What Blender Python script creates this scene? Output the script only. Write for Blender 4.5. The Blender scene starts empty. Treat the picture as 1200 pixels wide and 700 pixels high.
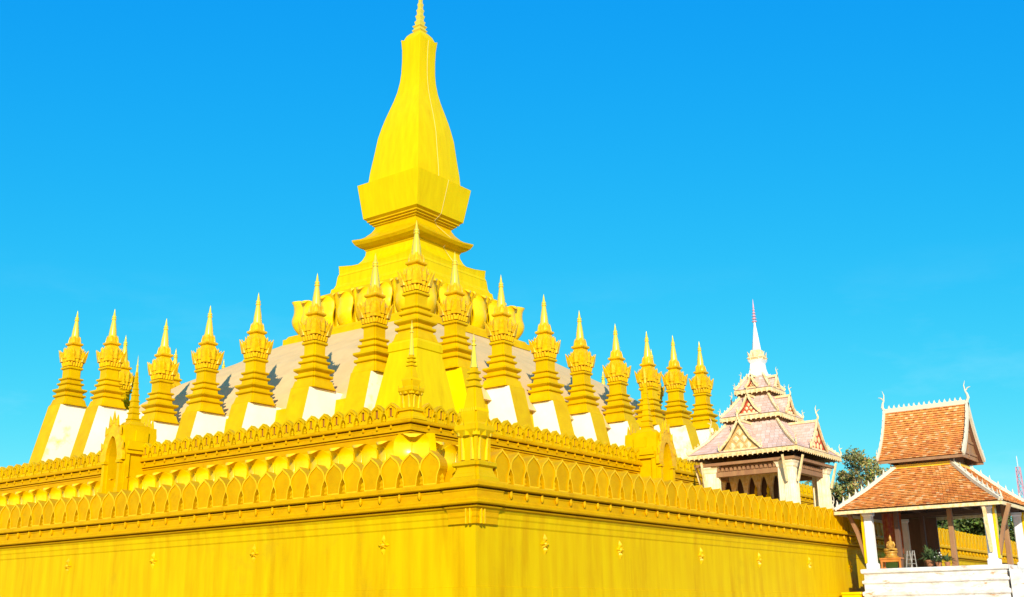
import bpy, bmesh, math, random
from mathutils import Vector, Matrix
random.seed(7)
SC = bpy.context.scene
COL = SC.collection
R = math.radians

# ------------------------------------------------------------------ camera, sky, sun
cam_d = bpy.data.cameras.new('camera'); cam = bpy.data.objects.new('camera', cam_d); COL.objects.link(cam)
CAM = Vector((-26.959, -21.2887, 1.65))
f_px, pit, yaw, roll = 1299.414, 0.2796, 0.6330, -0.0150
Fv = Vector((math.cos(pit)*math.cos(yaw), math.cos(pit)*math.sin(yaw), math.sin(pit)))
Rv = Vector((math.sin(yaw), -math.cos(yaw), 0)); Uv = Rv.cross(Fv)
R2 = math.cos(roll)*Rv + math.sin(roll)*Uv; U2 = -math.sin(roll)*Rv + math.cos(roll)*Uv
M = Matrix((R2, U2, -Fv)).transposed().to_4x4(); M.translation = CAM
cam.matrix_world = M
cam_d.sensor_width = 36.0; cam_d.lens = 36.0*f_px/1200.0
cam_d.clip_start = 0.1; cam_d.clip_end = 6000
SC.camera = cam

SUN = Vector((-0.73, -0.58, 0.375)).normalized()
SUN_EL = math.asin(SUN.z); SUN_AZ = math.atan2(SUN.x, SUN.y)
world = bpy.data.worlds.new('World'); SC.world = world; world.use_nodes = True
nt = world.node_tree; nt.nodes.clear()
sky = nt.nodes.new('ShaderNodeTexSky'); sky.sky_type = 'NISHITA'; sky.sun_disc = False
sky.sun_elevation = SUN_EL; sky.sun_rotation = SUN_AZ; sky.altitude = 100
sky.air_density = 1.0; sky.dust_density = 0.3; sky.ozone_density = 2.0
bg = nt.nodes.new('ShaderNodeBackground'); bg.inputs['Strength'].default_value = 0.13
out = nt.nodes.new('ShaderNodeOutputWorld')
EXPO = 0.34
# deepen the sky's blue channel by channel (a polarised, vivid clear sky)
sp = nt.nodes.new('ShaderNodeSeparateColor'); cb_ = nt.nodes.new('ShaderNodeCombineColor')
nt.links.new(sky.outputs[0], sp.inputs[0])
for i, (pw, kk) in enumerate(((2.4, 0.23), (0.70, 0.70), (0.10, 0.95))):
    m0 = nt.nodes.new('ShaderNodeMath'); m0.operation = 'MULTIPLY'; m0.inputs[1].default_value = 0.19
    m1 = nt.nodes.new('ShaderNodeMath'); m1.operation = 'POWER'; m1.inputs[1].default_value = pw
    m2 = nt.nodes.new('ShaderNodeMath'); m2.operation = 'MULTIPLY'; m2.inputs[1].default_value = kk/(0.13*2**EXPO)
    nt.links.new(sp.outputs[i], m0.inputs[0]); nt.links.new(m0.outputs[0], m1.inputs[0]); nt.links.new(m1.outputs[0], m2.inputs[0])
    nt.links.new(m2.outputs[0], cb_.inputs[i])
# faint wisps of high cloud low in the sky
tc = nt.nodes.new('ShaderNodeTexCoord'); mpw = nt.nodes.new('ShaderNodeMapping'); mpw.inputs['Scale'].default_value = (2.2, 2.2, 7.0)
nz = nt.nodes.new('ShaderNodeTexNoise'); nz.inputs['Scale'].default_value = 2.3; nz.inputs['Detail'].default_value = 8; nz.inputs['Roughness'].default_value = 0.62
rw = nt.nodes.new('ShaderNodeValToRGB'); rw.color_ramp.elements[0].position = 0.50; rw.color_ramp.elements[1].position = 0.85
sx_ = nt.nodes.new('ShaderNodeSeparateXYZ'); mrw = nt.nodes.new('ShaderNodeMapRange')
mrw.inputs['From Min'].default_value = 0.30; mrw.inputs['From Max'].default_value = 0.06; mrw.inputs['To Min'].default_value = 0.0; mrw.inputs['To Max'].default_value = 0.42
mw = nt.nodes.new('ShaderNodeMath'); mw.operation = 'MULTIPLY'
mxw = nt.nodes.new('ShaderNodeMix'); mxw.data_type = 'RGBA'; mxw.inputs['B'].default_value = (4.2, 6.6, 7.6, 1)
nt.links.new(tc.outputs['Generated'], mpw.inputs[0]); nt.links.new(mpw.outputs[0], nz.inputs['Vector']); nt.links.new(nz.outputs['Fac'], rw.inputs[0])
nt.links.new(tc.outputs['Generated'], sx_.inputs[0]); nt.links.new(sx_.outputs['Z'], mrw.inputs['Value'])
nt.links.new(rw.outputs[0], mw.inputs[0]); nt.links.new(mrw.outputs[0], mw.inputs[1]); nt.links.new(mw.outputs[0], mxw.inputs['Factor'])
nt.links.new(cb_.outputs[0], mxw.inputs['A'])
nt.links.new(mxw.outputs['Result'], bg.inputs[0]); nt.links.new(bg.outputs[0], out.inputs[0])
sd = bpy.data.lights.new('sun', 'SUN'); sd.energy = 5.0; sd.angle = R(0.53); sd.color = (1.0, 0.92, 0.80)
so = bpy.data.objects.new('sun', sd); COL.objects.link(so); so.location = (-60, -60, 80)
so.rotation_euler = (-SUN).to_track_quat('-Z', 'Y').to_euler()
SC.view_settings.view_transform = 'Standard'; SC.view_settings.look = 'None'
SC.view_settings.gamma = 1.0; SC.view_settings.use_curve_mapping = False
SC.view_settings.exposure = EXPO

# ------------------------------------------------------------------ materials
def mat(name, col, rough=0.5, metal=0.0, var=None, vscale=3.0, vmul=(1,1,1), bump=0.0, bscale=20.0, spec=0.5,
        amount=1.0, attr=None, coat=0.0, stain=None, stain_scale=0.6, stain_lo=0.5, stain_hi=0.65, stain_mul=(1,1,1), objvar=0.0, grime=None):
    m = bpy.data.materials.new(name); m.use_nodes = True
    n = m.node_tree.nodes; l = m.node_tree.links
    b = n['Principled BSDF']
    b.inputs['Roughness'].default_value = rough; b.inputs['Metallic'].default_value = metal
    b.inputs['Specular IOR Level'].default_value = spec
    if coat: b.inputs['Coat Weight'].default_value = coat; b.inputs['Coat Roughness'].default_value = 0.15
    b.inputs['Base Color'].default_value = (*col, 1)
    geo = n.new('ShaderNodeNewGeometry')
    last = None
    def noise(scale, mul, detail=5.0, rough_=0.6):
        mp = n.new('ShaderNodeMapping'); mp.inputs['Scale'].default_value = mul
        l.new(geo.outputs['Position'], mp.inputs['Vector'])
        t = n.new('ShaderNodeTexNoise'); t.inputs['Scale'].default_value = scale
        t.inputs['Detail'].default_value = detail; t.inputs['Roughness'].default_value = rough_
        l.new(mp.outputs[0], t.inputs['Vector']); return t
    if attr:
        a = n.new('ShaderNodeAttribute'); a.attribute_name = attr; last = a.outputs['Color']
    if var:
        t = noise(vscale, vmul)
        rp = n.new('ShaderNodeValToRGB'); rp.color_ramp.elements[0].position = 0.33; rp.color_ramp.elements[1].position = 0.68
        l.new(t.outputs['Fac'], rp.inputs[0])
        mx = n.new('ShaderNodeMix'); mx.data_type = 'RGBA'
        ml = n.new('ShaderNodeMath'); ml.operation = 'MULTIPLY'; ml.inputs[1].default_value = amount
        l.new(rp.outputs[0], ml.inputs[0]); l.new(ml.outputs[0], mx.inputs['Factor'])
        if last: l.new(last, mx.inputs['A'])
        else: mx.inputs['A'].default_value = (*col, 1)
        mx.inputs['B'].default_value = (*var, 1); last = mx.outputs['Result']
    if stain:
        t = noise(stain_scale, stain_mul, 8.0, 0.7)
        rp = n.new('ShaderNodeValToRGB'); rp.color_ramp.elements[0].position = stain_lo; rp.color_ramp.elements[1].position = stain_hi
        l.new(t.outputs['Fac'], rp.inputs[0])
        mx = n.new('ShaderNodeMix'); mx.data_type = 'RGBA'
        l.new(rp.outputs[0], mx.inputs['Factor'])
        if last: l.new(last, mx.inputs['A'])
        else: mx.inputs['A'].default_value = (*col, 1)
        mx.inputs['B'].default_value = (*stain, 1); last = mx.outputs['Result']
    if grime:
        t = noise(0.35, (1, 1, 1), 10.0, 0.75)
        rp = n.new('ShaderNodeValToRGB'); rp.color_ramp.elements[0].position = 0.56; rp.color_ramp.elements[1].position = 0.74
        l.new(t.outputs['Fac'], rp.inputs[0])
        ml = n.new('ShaderNodeMath'); ml.operation = 'MULTIPLY'; ml.inputs[1].default_value = 0.55; l.new(rp.outputs[0], ml.inputs[0])
        mx = n.new('ShaderNodeMix'); mx.data_type = 'RGBA'; l.new(ml.outputs[0], mx.inputs['Factor']); l.new(last, mx.inputs['A'])
        mx.inputs['B'].default_value = (*grime, 1); last = mx.outputs['Result']
    if objvar and last:
        oi = n.new('ShaderNodeObjectInfo'); mr = n.new('ShaderNodeMapRange'); mr.inputs['To Min'].default_value = 1-objvar; mr.inputs['To Max'].default_value = 1+objvar*0.4
        l.new(oi.outputs['Random'], mr.inputs['Value'])
        vm = n.new('ShaderNodeVectorMath'); vm.operation = 'SCALE'; l.new(last, vm.inputs[0]); l.new(mr.outputs[0], vm.inputs['Scale']); last = vm.outputs['Vector']
    if last: l.new(last, b.inputs['Base Color'])
    if bump:
        t = noise(bscale, (1, 1, 1), 4.0)
        bp = n.new('ShaderNodeBump'); bp.inputs['Strength'].default_value = bump; bp.inputs['Distance'].default_value = 0.05
        l.new(t.outputs['Fac'], bp.inputs['Height']); l.new(bp.outputs[0], b.inputs['Normal'])
    return m

GOLD = mat('gold_paint', (0.645, 0.417, 0.000), 0.42, 0.0, var=(0.585, 0.338, 0.000), vscale=1.3, bump=0.10, bscale=9, spec=0.06, objvar=0.10,
           stain=(0.516, 0.269, 0.000), stain_scale=1.6, stain_lo=0.58, stain_hi=0.85, stain_mul=(1, 1, 0.5))
WALL = mat('gold_wall_paint', (0.623, 0.421, 0.000), 0.5, 0.0, var=(0.550, 0.322, 0.000), vscale=2.4, vmul=(1, 1, 0.10), bump=0.12, bscale=14, spec=0.04, grime=(0.399, 0.236, 0.007),
           stain=(0.467, 0.237, 0.000), stain_scale=1.3, stain_lo=0.52, stain_hi=0.78, stain_mul=(1, 1, 0.12))
LEAF = mat('gold_leaf_paint', (0.617, 0.336, 0.000), 0.5, 0.0, var=(0.543, 0.272, 0.000), vscale=2.2, bump=0.12, bscale=14, spec=0.04, objvar=0.12, stain=(0.427, 0.209, 0.000), stain_scale=1.8, stain_lo=0.56, stain_hi=0.8)
RELIEF = mat('gold_relief', (0.781, 0.474, 0.000), 0.35, 0.0, var=(0.625, 0.322, 0.000), vscale=4, bump=0.3, bscale=9, spec=0.2, objvar=0.10)
GILT = mat('gilt_metal', (0.95, 0.66, 0.05), 0.25, 0.35, spec=0.4)
YELLOW = mat('bright_yellow_paint', (0.874, 0.570, 0.000), 0.28, 0.0, var=(0.798, 0.460, 0.000), vscale=2.0, coat=0.25, spec=0.25, bump=0.12, bscale=4, objvar=0.10)
SPIRE = mat('spire_yellow', (0.683, 0.507, 0.000), 0.42, 0.0, var=(0.620, 0.431, 0.000), vscale=2.6, vmul=(1, 1, 0.15), bump=0.10, bscale=8, spec=0.05,
            stain=(0.556, 0.327, 0.000), stain_scale=1.2, stain_lo=0.6, stain_hi=0.85, stain_mul=(1, 1, 0.15))
OCHRE = mat('ochre_gold_paint', (0.589, 0.331, 0.000), 0.5, 0.0, var=(0.526, 0.264, 0.000), vscale=2.0, vmul=(1, 1, 3.0), bump=0.12, bscale=14, spec=0.04, stain=(0.402, 0.194, 0.000), stain_scale=1.4, stain_lo=0.55, stain_hi=0.78)
RIM = mat('rim_trim_highlight', (0.793, 0.506, 0.009), 0.4, 0.0, var=(0.703, 0.387, 0.000), vscale=5, spec=0.1)  # brighter leaf rim: trim colour with edge highlights painted in
NICHE = mat('niche_red', (0.22, 0.045, 0.01), 0.7)
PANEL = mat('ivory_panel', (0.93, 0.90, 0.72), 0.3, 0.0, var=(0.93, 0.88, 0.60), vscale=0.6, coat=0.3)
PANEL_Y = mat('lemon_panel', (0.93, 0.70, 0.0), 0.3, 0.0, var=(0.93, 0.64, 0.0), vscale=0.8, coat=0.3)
PANEL_M = mat('mottled_ivory_panel', (0.93, 0.89, 0.66), 0.3, 0.0, coat=0.3, stain=(0.93, 0.74, 0.01), stain_scale=0.55, stain_lo=0.52, stain_hi=0.70)  # noise mixes yellow patches into the ivory base
TAN = mat('tan_render', (0.68, 0.46, 0.18), 0.8, 0.0, var=(0.60, 0.40, 0.15), vscale=0.9, bump=0.15, bscale=3,
          stain=(0.56, 0.38, 0.18), stain_scale=0.5, stain_lo=0.55, stain_hi=0.8, stain_mul=(1, 1, 0.4))
LIME = mat('lime_washed_ridge', (0.68, 0.59, 0.40), 0.75, 0.0, var=(0.62, 0.54, 0.38), vscale=3, bump=0.15, bscale=12)
WHITE = mat('white_plaster', (0.82, 0.81, 0.77), 0.7, 0.0, var=(0.74, 0.72, 0.66), vscale=1.5, bump=0.1, bscale=10)
PODIUM = mat('weathered_white_plaster', (0.78, 0.76, 0.70), 0.85, 0.0, var=(0.56, 0.51, 0.42), vscale=1.6, vmul=(1, 1, 2.6), bump=0.5, bscale=7,
             stain=(0.46, 0.22, 0.07), stain_scale=1.3, stain_lo=0.57, stain_hi=0.68, stain_mul=(1, 1, 3.0))
CREAM = mat('cream_plaster', (0.86, 0.76, 0.54), 0.6, 0.0, var=(0.80, 0.64, 0.34), vscale=2.5, bump=0.1, bscale=14)
TRIM = mat('cream_gold_trim', (0.82, 0.68, 0.40), 0.5, 0.0, var=(0.70, 0.44, 0.13), vscale=6, bump=0.2, bscale=12)
WOOD = mat('dark_wood', (0.085, 0.040, 0.020), 0.6, 0.0, var=(0.14, 0.07, 0.035), vscale=3, vmul=(1, 1, 0.2), bump=0.1)
BROWN = mat('brown_wood', (0.26, 0.12, 0.05), 0.6, 0.0, var=(0.34, 0.18, 0.07), vscale=3, vmul=(1, 1, 0.2), bump=0.1)
RED = mat('red_paint', (0.62, 0.045, 0.02), 0.5, 0.0, var=(0.50, 0.08, 0.03), vscale=3)
TILE = mat('clay_tile', (0.5, 0.2, 0.08), 0.75, 0.0, attr='tint', stain=(0.22, 0.10, 0.05), stain_scale=2.2, stain_lo=0.60, stain_hi=0.85, bump=0.15, bscale=14)
PINK = mat('pink_tile', (0.6, 0.42, 0.36), 0.6, 0.0, attr='tint', bump=0.12, bscale=14)
BARK = mat('bark', (0.10, 0.075, 0.05), 0.9, 0.0, var=(0.16, 0.12, 0.08), vscale=3, bump=0.4, bscale=12)
FOL = mat('foliage', (0.06, 0.10, 0.03), 0.55, 0.0, attr='tint')
GROUND = mat('ground_soil', (0.28, 0.25, 0.18), 0.9, 0.0, var=(0.16, 0.19, 0.08), vscale=0.05, bump=0.2)
PAVE = mat('pavement_concrete', (0.42, 0.40, 0.36), 0.85, 0.0, var=(0.34, 0.32, 0.28), vscale=0.4, bump=0.1)
SILVER = mat('pale_wire', (0.75, 0.62, 0.22), 0.4, 0.2)
OLDGOLD = mat('aged_gold', (0.62, 0.34, 0.04), 0.4, 0.2, var=(0.32, 0.16, 0.03), vscale=7)
GREYWOOD = mat('grey_wood', (0.36, 0.34, 0.30), 0.7, 0.0, var=(0.24, 0.22, 0.19), vscale=6)
STEEL = mat('white_steel', (0.72, 0.70, 0.70), 0.5, 0.2)
PINKSTEEL = mat('pink_steel', (0.62, 0.30, 0.34), 0.5, 0.1)
CLAY = mat('pot_clay', (0.34, 0.14, 0.06), 0.7, 0.0, bump=0.1)
ORANGE = mat('orange_lacquer', (0.55, 0.20, 0.03), 0.35, 0.0, var=(0.44, 0.14, 0.02), vscale=4)
CARVED = mat('carved_gilded_wood', (0.62, 0.42, 0.14), 0.5, 0.0, var=(0.48, 0.28, 0.08), vscale=9, bump=0.5, bscale=14)
CLOTH = mat('red_cloth', (0.30, 0.05, 0.035), 0.9, 0.0, var=(0.36, 0.14, 0.05), vscale=5)

# ------------------------------------------------------------------ mesh helpers
class MB:
    def __init__(s): s.v = []; s.f = []; s.c = []; s.usec = False
    def add(s, vs, fs, col=None):
        o = len(s.v); s.v += [tuple(p) for p in vs]
        for f in fs:
            s.f.append(tuple(i+o for i in f)); s.c.append(col or (1, 1, 1))
        if col and col != 'm2': s.usec = True
    def box(s, x0, y0, z0, x1, y1, z1):
        s.add([(x0,y0,z0),(x1,y0,z0),(x1,y1,z0),(x0,y1,z0),(x0,y0,z1),(x1,y0,z1),(x1,y1,z1),(x0,y1,z1)],
              [(0,3,2,1),(4,5,6,7),(0,1,5,4),(1,2,6,5),(2,3,7,6),(3,0,4,7)])
    def loft(s, rings, cap=True, closed=True):
        n = len(rings[0]); vs = [p for r in rings for p in r]; fs = []
        for k in range(len(rings)-1):
            for i in range(n if closed else n-1):
                j = (i+1) % n; fs.append((k*n+i, k*n+j, (k+1)*n+j, (k+1)*n+i))
        if cap and closed:
            fs.append(tuple(range(n))[::-1]); fs.append(tuple((len(rings)-1)*n+i for i in range(n)))
        s.add(vs, fs)
    def square(s, prof, cx=0, cy=0, notch=0.0, rot=0):
        """stack of square rings from (half, z); notch cuts a small step from each corner"""
        rings = []
        for h, z in prof:
            q = min(notch, h*0.3)
            if notch: P = []
            base = []
            for (sx, sy) in ((1,1),(-1,1),(-1,-1),(1,-1)):
                if notch:
                    a = (sx*h, sy*(h-q)); b = (sx*(h-q), sy*(h-q)); c = (sx*(h-q), sy*h)
                    base += [a, b, c] if sx*sy > 0 else [c, b, a]
                else: base.append((sx*h, sy*h))
            rings.append([(cx+x, cy+y, z) for x, y in base])
        s.loft(rings)
    def lathe(s, prof, cx=0, cy=0, n=12):
        s.loft([[(cx+r*math.cos(2*math.pi*i/n), cy+r*math.sin(2*math.pi*i/n), z) for i in range(n)] for r, z in prof])
    def tube(s, path, r, n=6):
        rings = []; P = [Vector(p) for p in path]; L = len(P)
        for k, p in enumerate(P):
            d = (P[min(k+1, L-1)]-P[max(k-1, 0)]).normalized()
            a = Vector((0,0,1)) if abs(d.z) < 0.9 else Vector((1,0,0))
            x = d.cross(a).normalized(); y = d.cross(x)
            rr = r[k] if isinstance(r, (list, tuple)) else r
            rings.append([p+rr*(x*math.cos(2*math.pi*i/n)+y*math.sin(2*math.pi*i/n)) for i in range(n)])
        s.loft(rings)
    def bar(s, a, b, w, h=None):
        a = Vector(a); b = Vector(b); h = h or w; d = (b-a).normalized()
        up = Vector((0,0,1)) if abs(d.z) < 0.95 else Vector((1,0,0))
        x = d.cross(up).normalized(); y = x.cross(d)
        s.loft([[p+x*sx*w/2+y*sy*h/2 for sx, sy in ((1,1),(-1,1),(-1,-1),(1,-1))] for p in (a, b)])
    def prism(s, poly, origin, ux, uz, depth):
        """extrude a 2-D outline; poly in (u,z), extruded along depth vector"""
        o = Vector(origin); ux = Vector(ux); uz = Vector(uz); d = Vector(depth)
        a = [o+ux*p[0]+uz*p[1] for p in poly]; b = [p+d for p in a]; n = len(poly)
        s.add(a+b, [tuple(range(n))[::-1], tuple(range(n, 2*n))]+[(i, (i+1) % n, n+(i+1) % n, n+i) for i in range(n)])
    def petal(s, org, out, h, wf, of, ridge=0.1, thick=0.05, nt=6, nu=4, up=Vector((0,0,1)), zf=None):
        """leaf / lotus petal: wf(t)=half width, of(t)=outward offset, closed shell"""
        o = Vector(org); out = Vector(out).normalized(); side = up.cross(out).normalized()
        F = []; B = []
        for k in range(nt+1):
            t = k/nt; w = wf(t); z = zf(t)*h if zf else t*h
            for j in range(nu+1):
                u = 2*j/nu-1
                p = o+up*z+out*(of(t)+ridge*(1-u*u)*min(1, w/wf(0.4)))+side*(u*w)
                F.append(p); B.append(p-out*thick*(1-0.6*t))
        m = nu+1; fs = []; N = len(F)
        for k in range(nt):
            for j in range(nu):
                a = k*m+j; fs.append((a, a+1, a+m+1, a+m)); fs.append((N+a, N+a+m, N+a+m+1, N+a+1))
        for k in range(nt):
            a = k*m; fs.append((a, a+m, N+a+m, N+a)); a = k*m+nu; fs.append((a, N+a, N+a+m, a+m))
        for j in range(nu):
            fs.append((j, N+j, N+j+1, j+1)); a = nt*m+j; fs.append((a, a+1, N+a+1, N+a))
        s.add(F+B, fs)
    def build(s, name, m, parent=None, smooth=False, bevel=0, loc=None, m2=None):
        mark = [c == 'm2' for c in s.c]
        me = bpy.data.meshes.new(name); me.from_pydata(s.v, [], s.f)
        if s.usec:
            ca = me.color_attributes.new('tint', 'FLOAT_COLOR', 'CORNER')
            for p in me.polygons:
                c = s.c[p.index]
                for li in p.loop_indices: ca.data[li].color = (*c, 1)
        bm = bmesh.new(); bm.from_mesh(me)
        bmesh.ops.recalc_face_normals(bm, faces=bm.faces)
        if bevel: bmesh.ops.bevel(bm, geom=bm.edges[:], offset=bevel, segments=1, affect='EDGES', clamp_overlap=True)
        bm.to_mesh(me); bm.free()
        if smooth is True:
            for p in me.polygons: p.use_smooth = True
        elif smooth:
            for p in me.polygons: p.use_smooth = True
            me.set_sharp_from_angle(angle=R(smooth))
        me.materials.append(m)
        if m2:
            me.materials.append(m2)
            for p in me.polygons:
                if p.index < len(mark) and mark[p.index]: p.material_index = 1
        o = bpy.data.objects.new(name, me); COL.objects.link(o)
        if parent: o.parent = parent
        if loc: o.location = loc
        return o

def tag(o, label=None, cat=None, group=None, kind=None):
    if label: o['label'] = label
    if cat: o['category'] = cat
    if group: o['group'] = group
    if kind: o['kind'] = kind
    return o
def thing(name, label, cat, loc=(0,0,0), rz=0, group=None):
    o = bpy.data.objects.new(name, None); COL.objects.link(o); o.location = loc; o.rotation_euler = (0,0,rz)
    o.empty_display_size = 0.3
    return tag(o, label, cat, group)
def copy_tree(o, parent=None):
    c = o.copy(); COL.objects.link(c)
    if parent: c.parent = parent
    for ch in list(o.children): copy_tree(ch, c)
    return c
def place(o, name, parent, loc, rz=0):
    """copy of a part with shared mesh data"""
    c = o.copy(); c.name = name; COL.objects.link(c); c.parent = parent; c.location = loc; c.rotation_euler = (0,0,rz)
    return c

# ------------------------------------------------------------------ setting: ground
g = MB(); g.add([(-2500,-2500,-0.02),(2500,-2500,-0.02),(2500,2500,-0.02),(-2500,2500,-0.02)], [(0,1,2,3)])
tag(g.build('ground', GROUND), kind='structure')
g = MB(); g.add([(-70,-70,0.0),(90,-70,0.0),(90,90,0.0),(-70,90,0.0)], [(0,1,2,3)])
tag(g.build('pavement', PAVE), kind='structure')

TX, TY = 9.22, 10.88           # corner of the second terrace
ZT = 9.83                      # its floor
g = MB(); g.box(0.5, 0.5, 0.05, 80, 66, 5.25)
tag(g.build('terrace_floor', LEAF), kind='structure')
g = MB(); g.box(TX+0.4, TY+0.4, 5.0, 58, 57, ZT)
tag(g.build('terrace_floor', LEAF), kind='structure')

# ------------------------------------------------------------------ walls with leaf merlons
def to_world(side):
    return (lambda u, v, z: (u, -v, z)) if side == 'right' else (lambda u, v, z: (-v, u, z))
def sweep(mb, prof, u1, side, z0=0, u0=0.0):
    w = to_world(side)
    mb.loft([[w(u0-v, v, z+z0) for v, z in prof], [w(u1, v, z+z0) for v, z in prof]])

def leaf_outline(k=1.0, wide=0.425, h=1.1):
    pts = [(0.27, 0), (0.285, 0.16), (0.31, 0.30), (0.36, 0.42), (0.41, 0.50), (wide, 0.58), (0.412, 0.68), (0.36, 0.79), (0.27, 0.89), (0.16, 0.97), (0.07, 1.03), (0.0, 1.10)]
    pts = [(x*wide/0.425, z*h/1.1) for x, z in pts]
    return [(-x, z) for x, z in pts[:-1]] + [pts[-1]] + [(x, z) for x, z in pts[-2::-1]]
def inset_outline(poly, d):
    cx = 0; cz = sum(p[1] for p in poly)/len(poly); H = max(p[1] for p in poly)
    return [(x*(1-d/0.42), d + z*(H-2.6*d)/H) for x, z in poly]
def leaf_merlon(wide, h, thick, rec=0.035, rim=0.045, niche=False):
    mb = MB(); P = leaf_outline(1, wide, h); Q = inset_outline(P, rim); n = len(P)
    A = [(x, -thick, z) for x, z in P]; B = [(x, -thick, z) for x, z in Q]; Cc = [(x, -thick+rec, z) for x, z in Q]; D = [(x*0.9, 0, z*0.985) for x, z in P]
    fs = []; rf = []
    for i in range(n):
        j = (i+1) % n
        rf.append((i, j, n+j, n+i)); fs += [(n+i, n+j, 2*n+j, 2*n+i), (i, 3*n+i, 3*n+j, j)]
    fs += [tuple(2*n+i for i in range(n)), tuple(3*n+i for i in range(n))[::-1]]
    o = len(mb.v); mb.add(A+B+Cc+D, fs); mb.f += [tuple(q+o for q in f) for f in rf]; mb.c += [('m2' if not niche else (1,1,1)) for f in rf]
    if niche:
        w_ = 0.085; za, zb = 0.24*h, 0.68*h
        for (x0, x1, z0, z1) in ((-w_-0.035, -w_, za, zb), (w_, w_+0.035, za, zb)): mb.box(x0, -thick-0.03, z0, x1, -thick+rec+0.002, z1)
        mb.prism([(-w_-0.035, zb), (w_+0.035, zb), (0, zb+0.12)], (0, -thick-0.03, 0), (1,0,0), (0,0,1), (0, 0.03+rec, 0))
        o = len(mb.v); mb.add([(-w_, -thick+rec-0.003, za), (w_, -thick+rec-0.003, za), (w_, -thick+rec-0.003, zb), (-w_, -thick+rec-0.003, zb)], [(0,1,2,3)], 'm2')
    # little bud filling the foot of the gap beside the leaf
    x = wide
    mb.lathe([(0.05*h, 0), (0.085*h, 0.05*h), (0.05*h, 0.13*h), (0.075*h, 0.20*h), (0.03*h, 0.28*h), (0.001, 0.31*h)], x, -thick*0.75, 6)
    return mb

OUT_PROF = [(-0.9, 0.0), (0.10, 0.0), (0.10, 0.5), (0.035, 0.55), (0.035, 2.53), (0.0, 2.55), (0.0, 4.36), (0.03, 4.41), (0.035, 4.58), (0.06, 4.63), (0.065, 4.76),
            (0.11, 4.83), (0.12, 4.86), (0.20, 4.89), (0.22, 4.925), (0.06, 4.93), (0.06, 4.975), (0.31, 4.985), (0.34, 5.02), (0.34, 5.09), (0.29, 5.12), (0.27, 5.16), (0.27, 5.36), (0.30, 5.40), (0.30, 5.425),
            (0.10, 5.43), (0.10, 5.475), (0.41, 5.485), (0.44, 5.51), (0.44, 5.60), (0.40, 5.66), (-0.9, 5.66)]
def rosette_mesh():
    mb = MB()
    mb.lathe([(0.075, 0.0), (0.07, 0.035), (0.035, 0.065), (0.001, 0.075)], 0, 0, 8)
    for k in range(8):
        a = k*math.pi/4; L = (0.30 if k % 4 == 2 or k % 4 == 0 else 0.15); L = L if k not in (0, 4) else 0.21
        w = 0.055 if L > 0.16 else 0.04
        d = Vector((math.cos(a), math.sin(a), 0)); s_ = Vector((-d.y, d.x, 0))
        pts = [d*0.05-s_*w*0.6, d*L*0.55-s_*w, d*L, d*L*0.55+s_*w, d*0.05+s_*w*0.6]
        ctr = d*L*0.5+Vector((0,0,0.06))
        mb.add([p for p in pts]+[ctr], [(0,1,5),(1,2,5),(2,3,5),(3,4,5),(4,0,5),(4,3,2,1,0)])
    mb.v = [(x*1.2, -z*1.9, y*1.15) for x, y, z in mb.v]      # stand upright, facing -y
    return mb
def wall_run(side, u_end, label, n_leaf, off, ros):
    root = thing('outer_wall', label, 'wall')
    w = to_world(side); rz = 0 if side == 'right' else -math.pi/2
    mb = MB(); sweep(mb, OUT_PROF[:13]+[(-0.9, 4.86)], u_end, side)
    cm = MB(); sweep(cm, [(-0.89, 4.862)]+[(0.12, 4.862)]+OUT_PROF[13:], u_end, side)
    for i in range(n_leaf):                      # hanging buds of the cornice
        x, y, z = w(off+0.425+0.85*i, 0.315, 0)
        cm.lathe([(0.02, 5.22), (0.05, 5.27), (0.065, 5.33), (0.045, 5.40), (0.045, 5.45)], x, y, 6)
    for k in range(int(u_end/2.4)):              # fine joints of the plinth course
        u = 4.0+2.4*k; a = w(u, 0.02, 0.56); b = w(u+0.03, 0.041, 2.52)
        mb.box(min(a[0],b[0]), min(a[1],b[1]), a[2], max(a[0],b[0]), max(a[1],b[1]), b[2])
    mb.build('wall_body', WALL, root); cm.build('cornice', OCHRE, root)
    mb = MB()                                    # low parapet behind the leaves and hanging buds of the cornice
    a = w(0.5, -0.14, 5.664); b = w(u_end, -0.42, 6.12)
    mb.box(min(a[0],b[0]), min(a[1],b[1]), a[2], max(a[0],b[0]), max(a[1],b[1]), b[2]); mb.build('parapet', LEAF, root)
    leaf = None
    for i in range(n_leaf):
        p = w(off+0.85*i, -0.10, 5.662)
        if leaf is None:
            leaf = leaf_merlon(0.425, 1.1, 0.42).build('leaf_merlon', LEAF, root, loc=p, m2=RIM); leaf.rotation_euler = (0,0,rz)
        else:
            q = place(leaf, 'leaf_merlon', root, p, rz+random.uniform(-0.02, 0.02)); q.scale = (1, 1, random.uniform(0.975, 1.02))
    r0 = None
    for u in ros:
        p = w(u, 0.004, 3.93)
        if r0 is None:
            r0 = rosette_mesh().build('rosette', RELIEF, root, loc=p); r0.rotation_euler = (0,0,rz)
        else: place(r0, 'rosette', root, p, rz)
    return root
wall_run('right', 80.0, 'golden outer wall with leaf merlons running right from the corner pinnacle', 87, 5.6746-6*0.85+0.425, [3.65, 8.4, 14.74, 20.33, 26.11, 31.66, 45.5, 51.3, 57.1])
wall_run('left', 60.0, 'golden outer wall with leaf merlons running left from the corner pinnacle', 60, 2.8377-2*0.85+0.425, [3.76, 9.98, 15.74, 21.43, 27.2])

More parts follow.
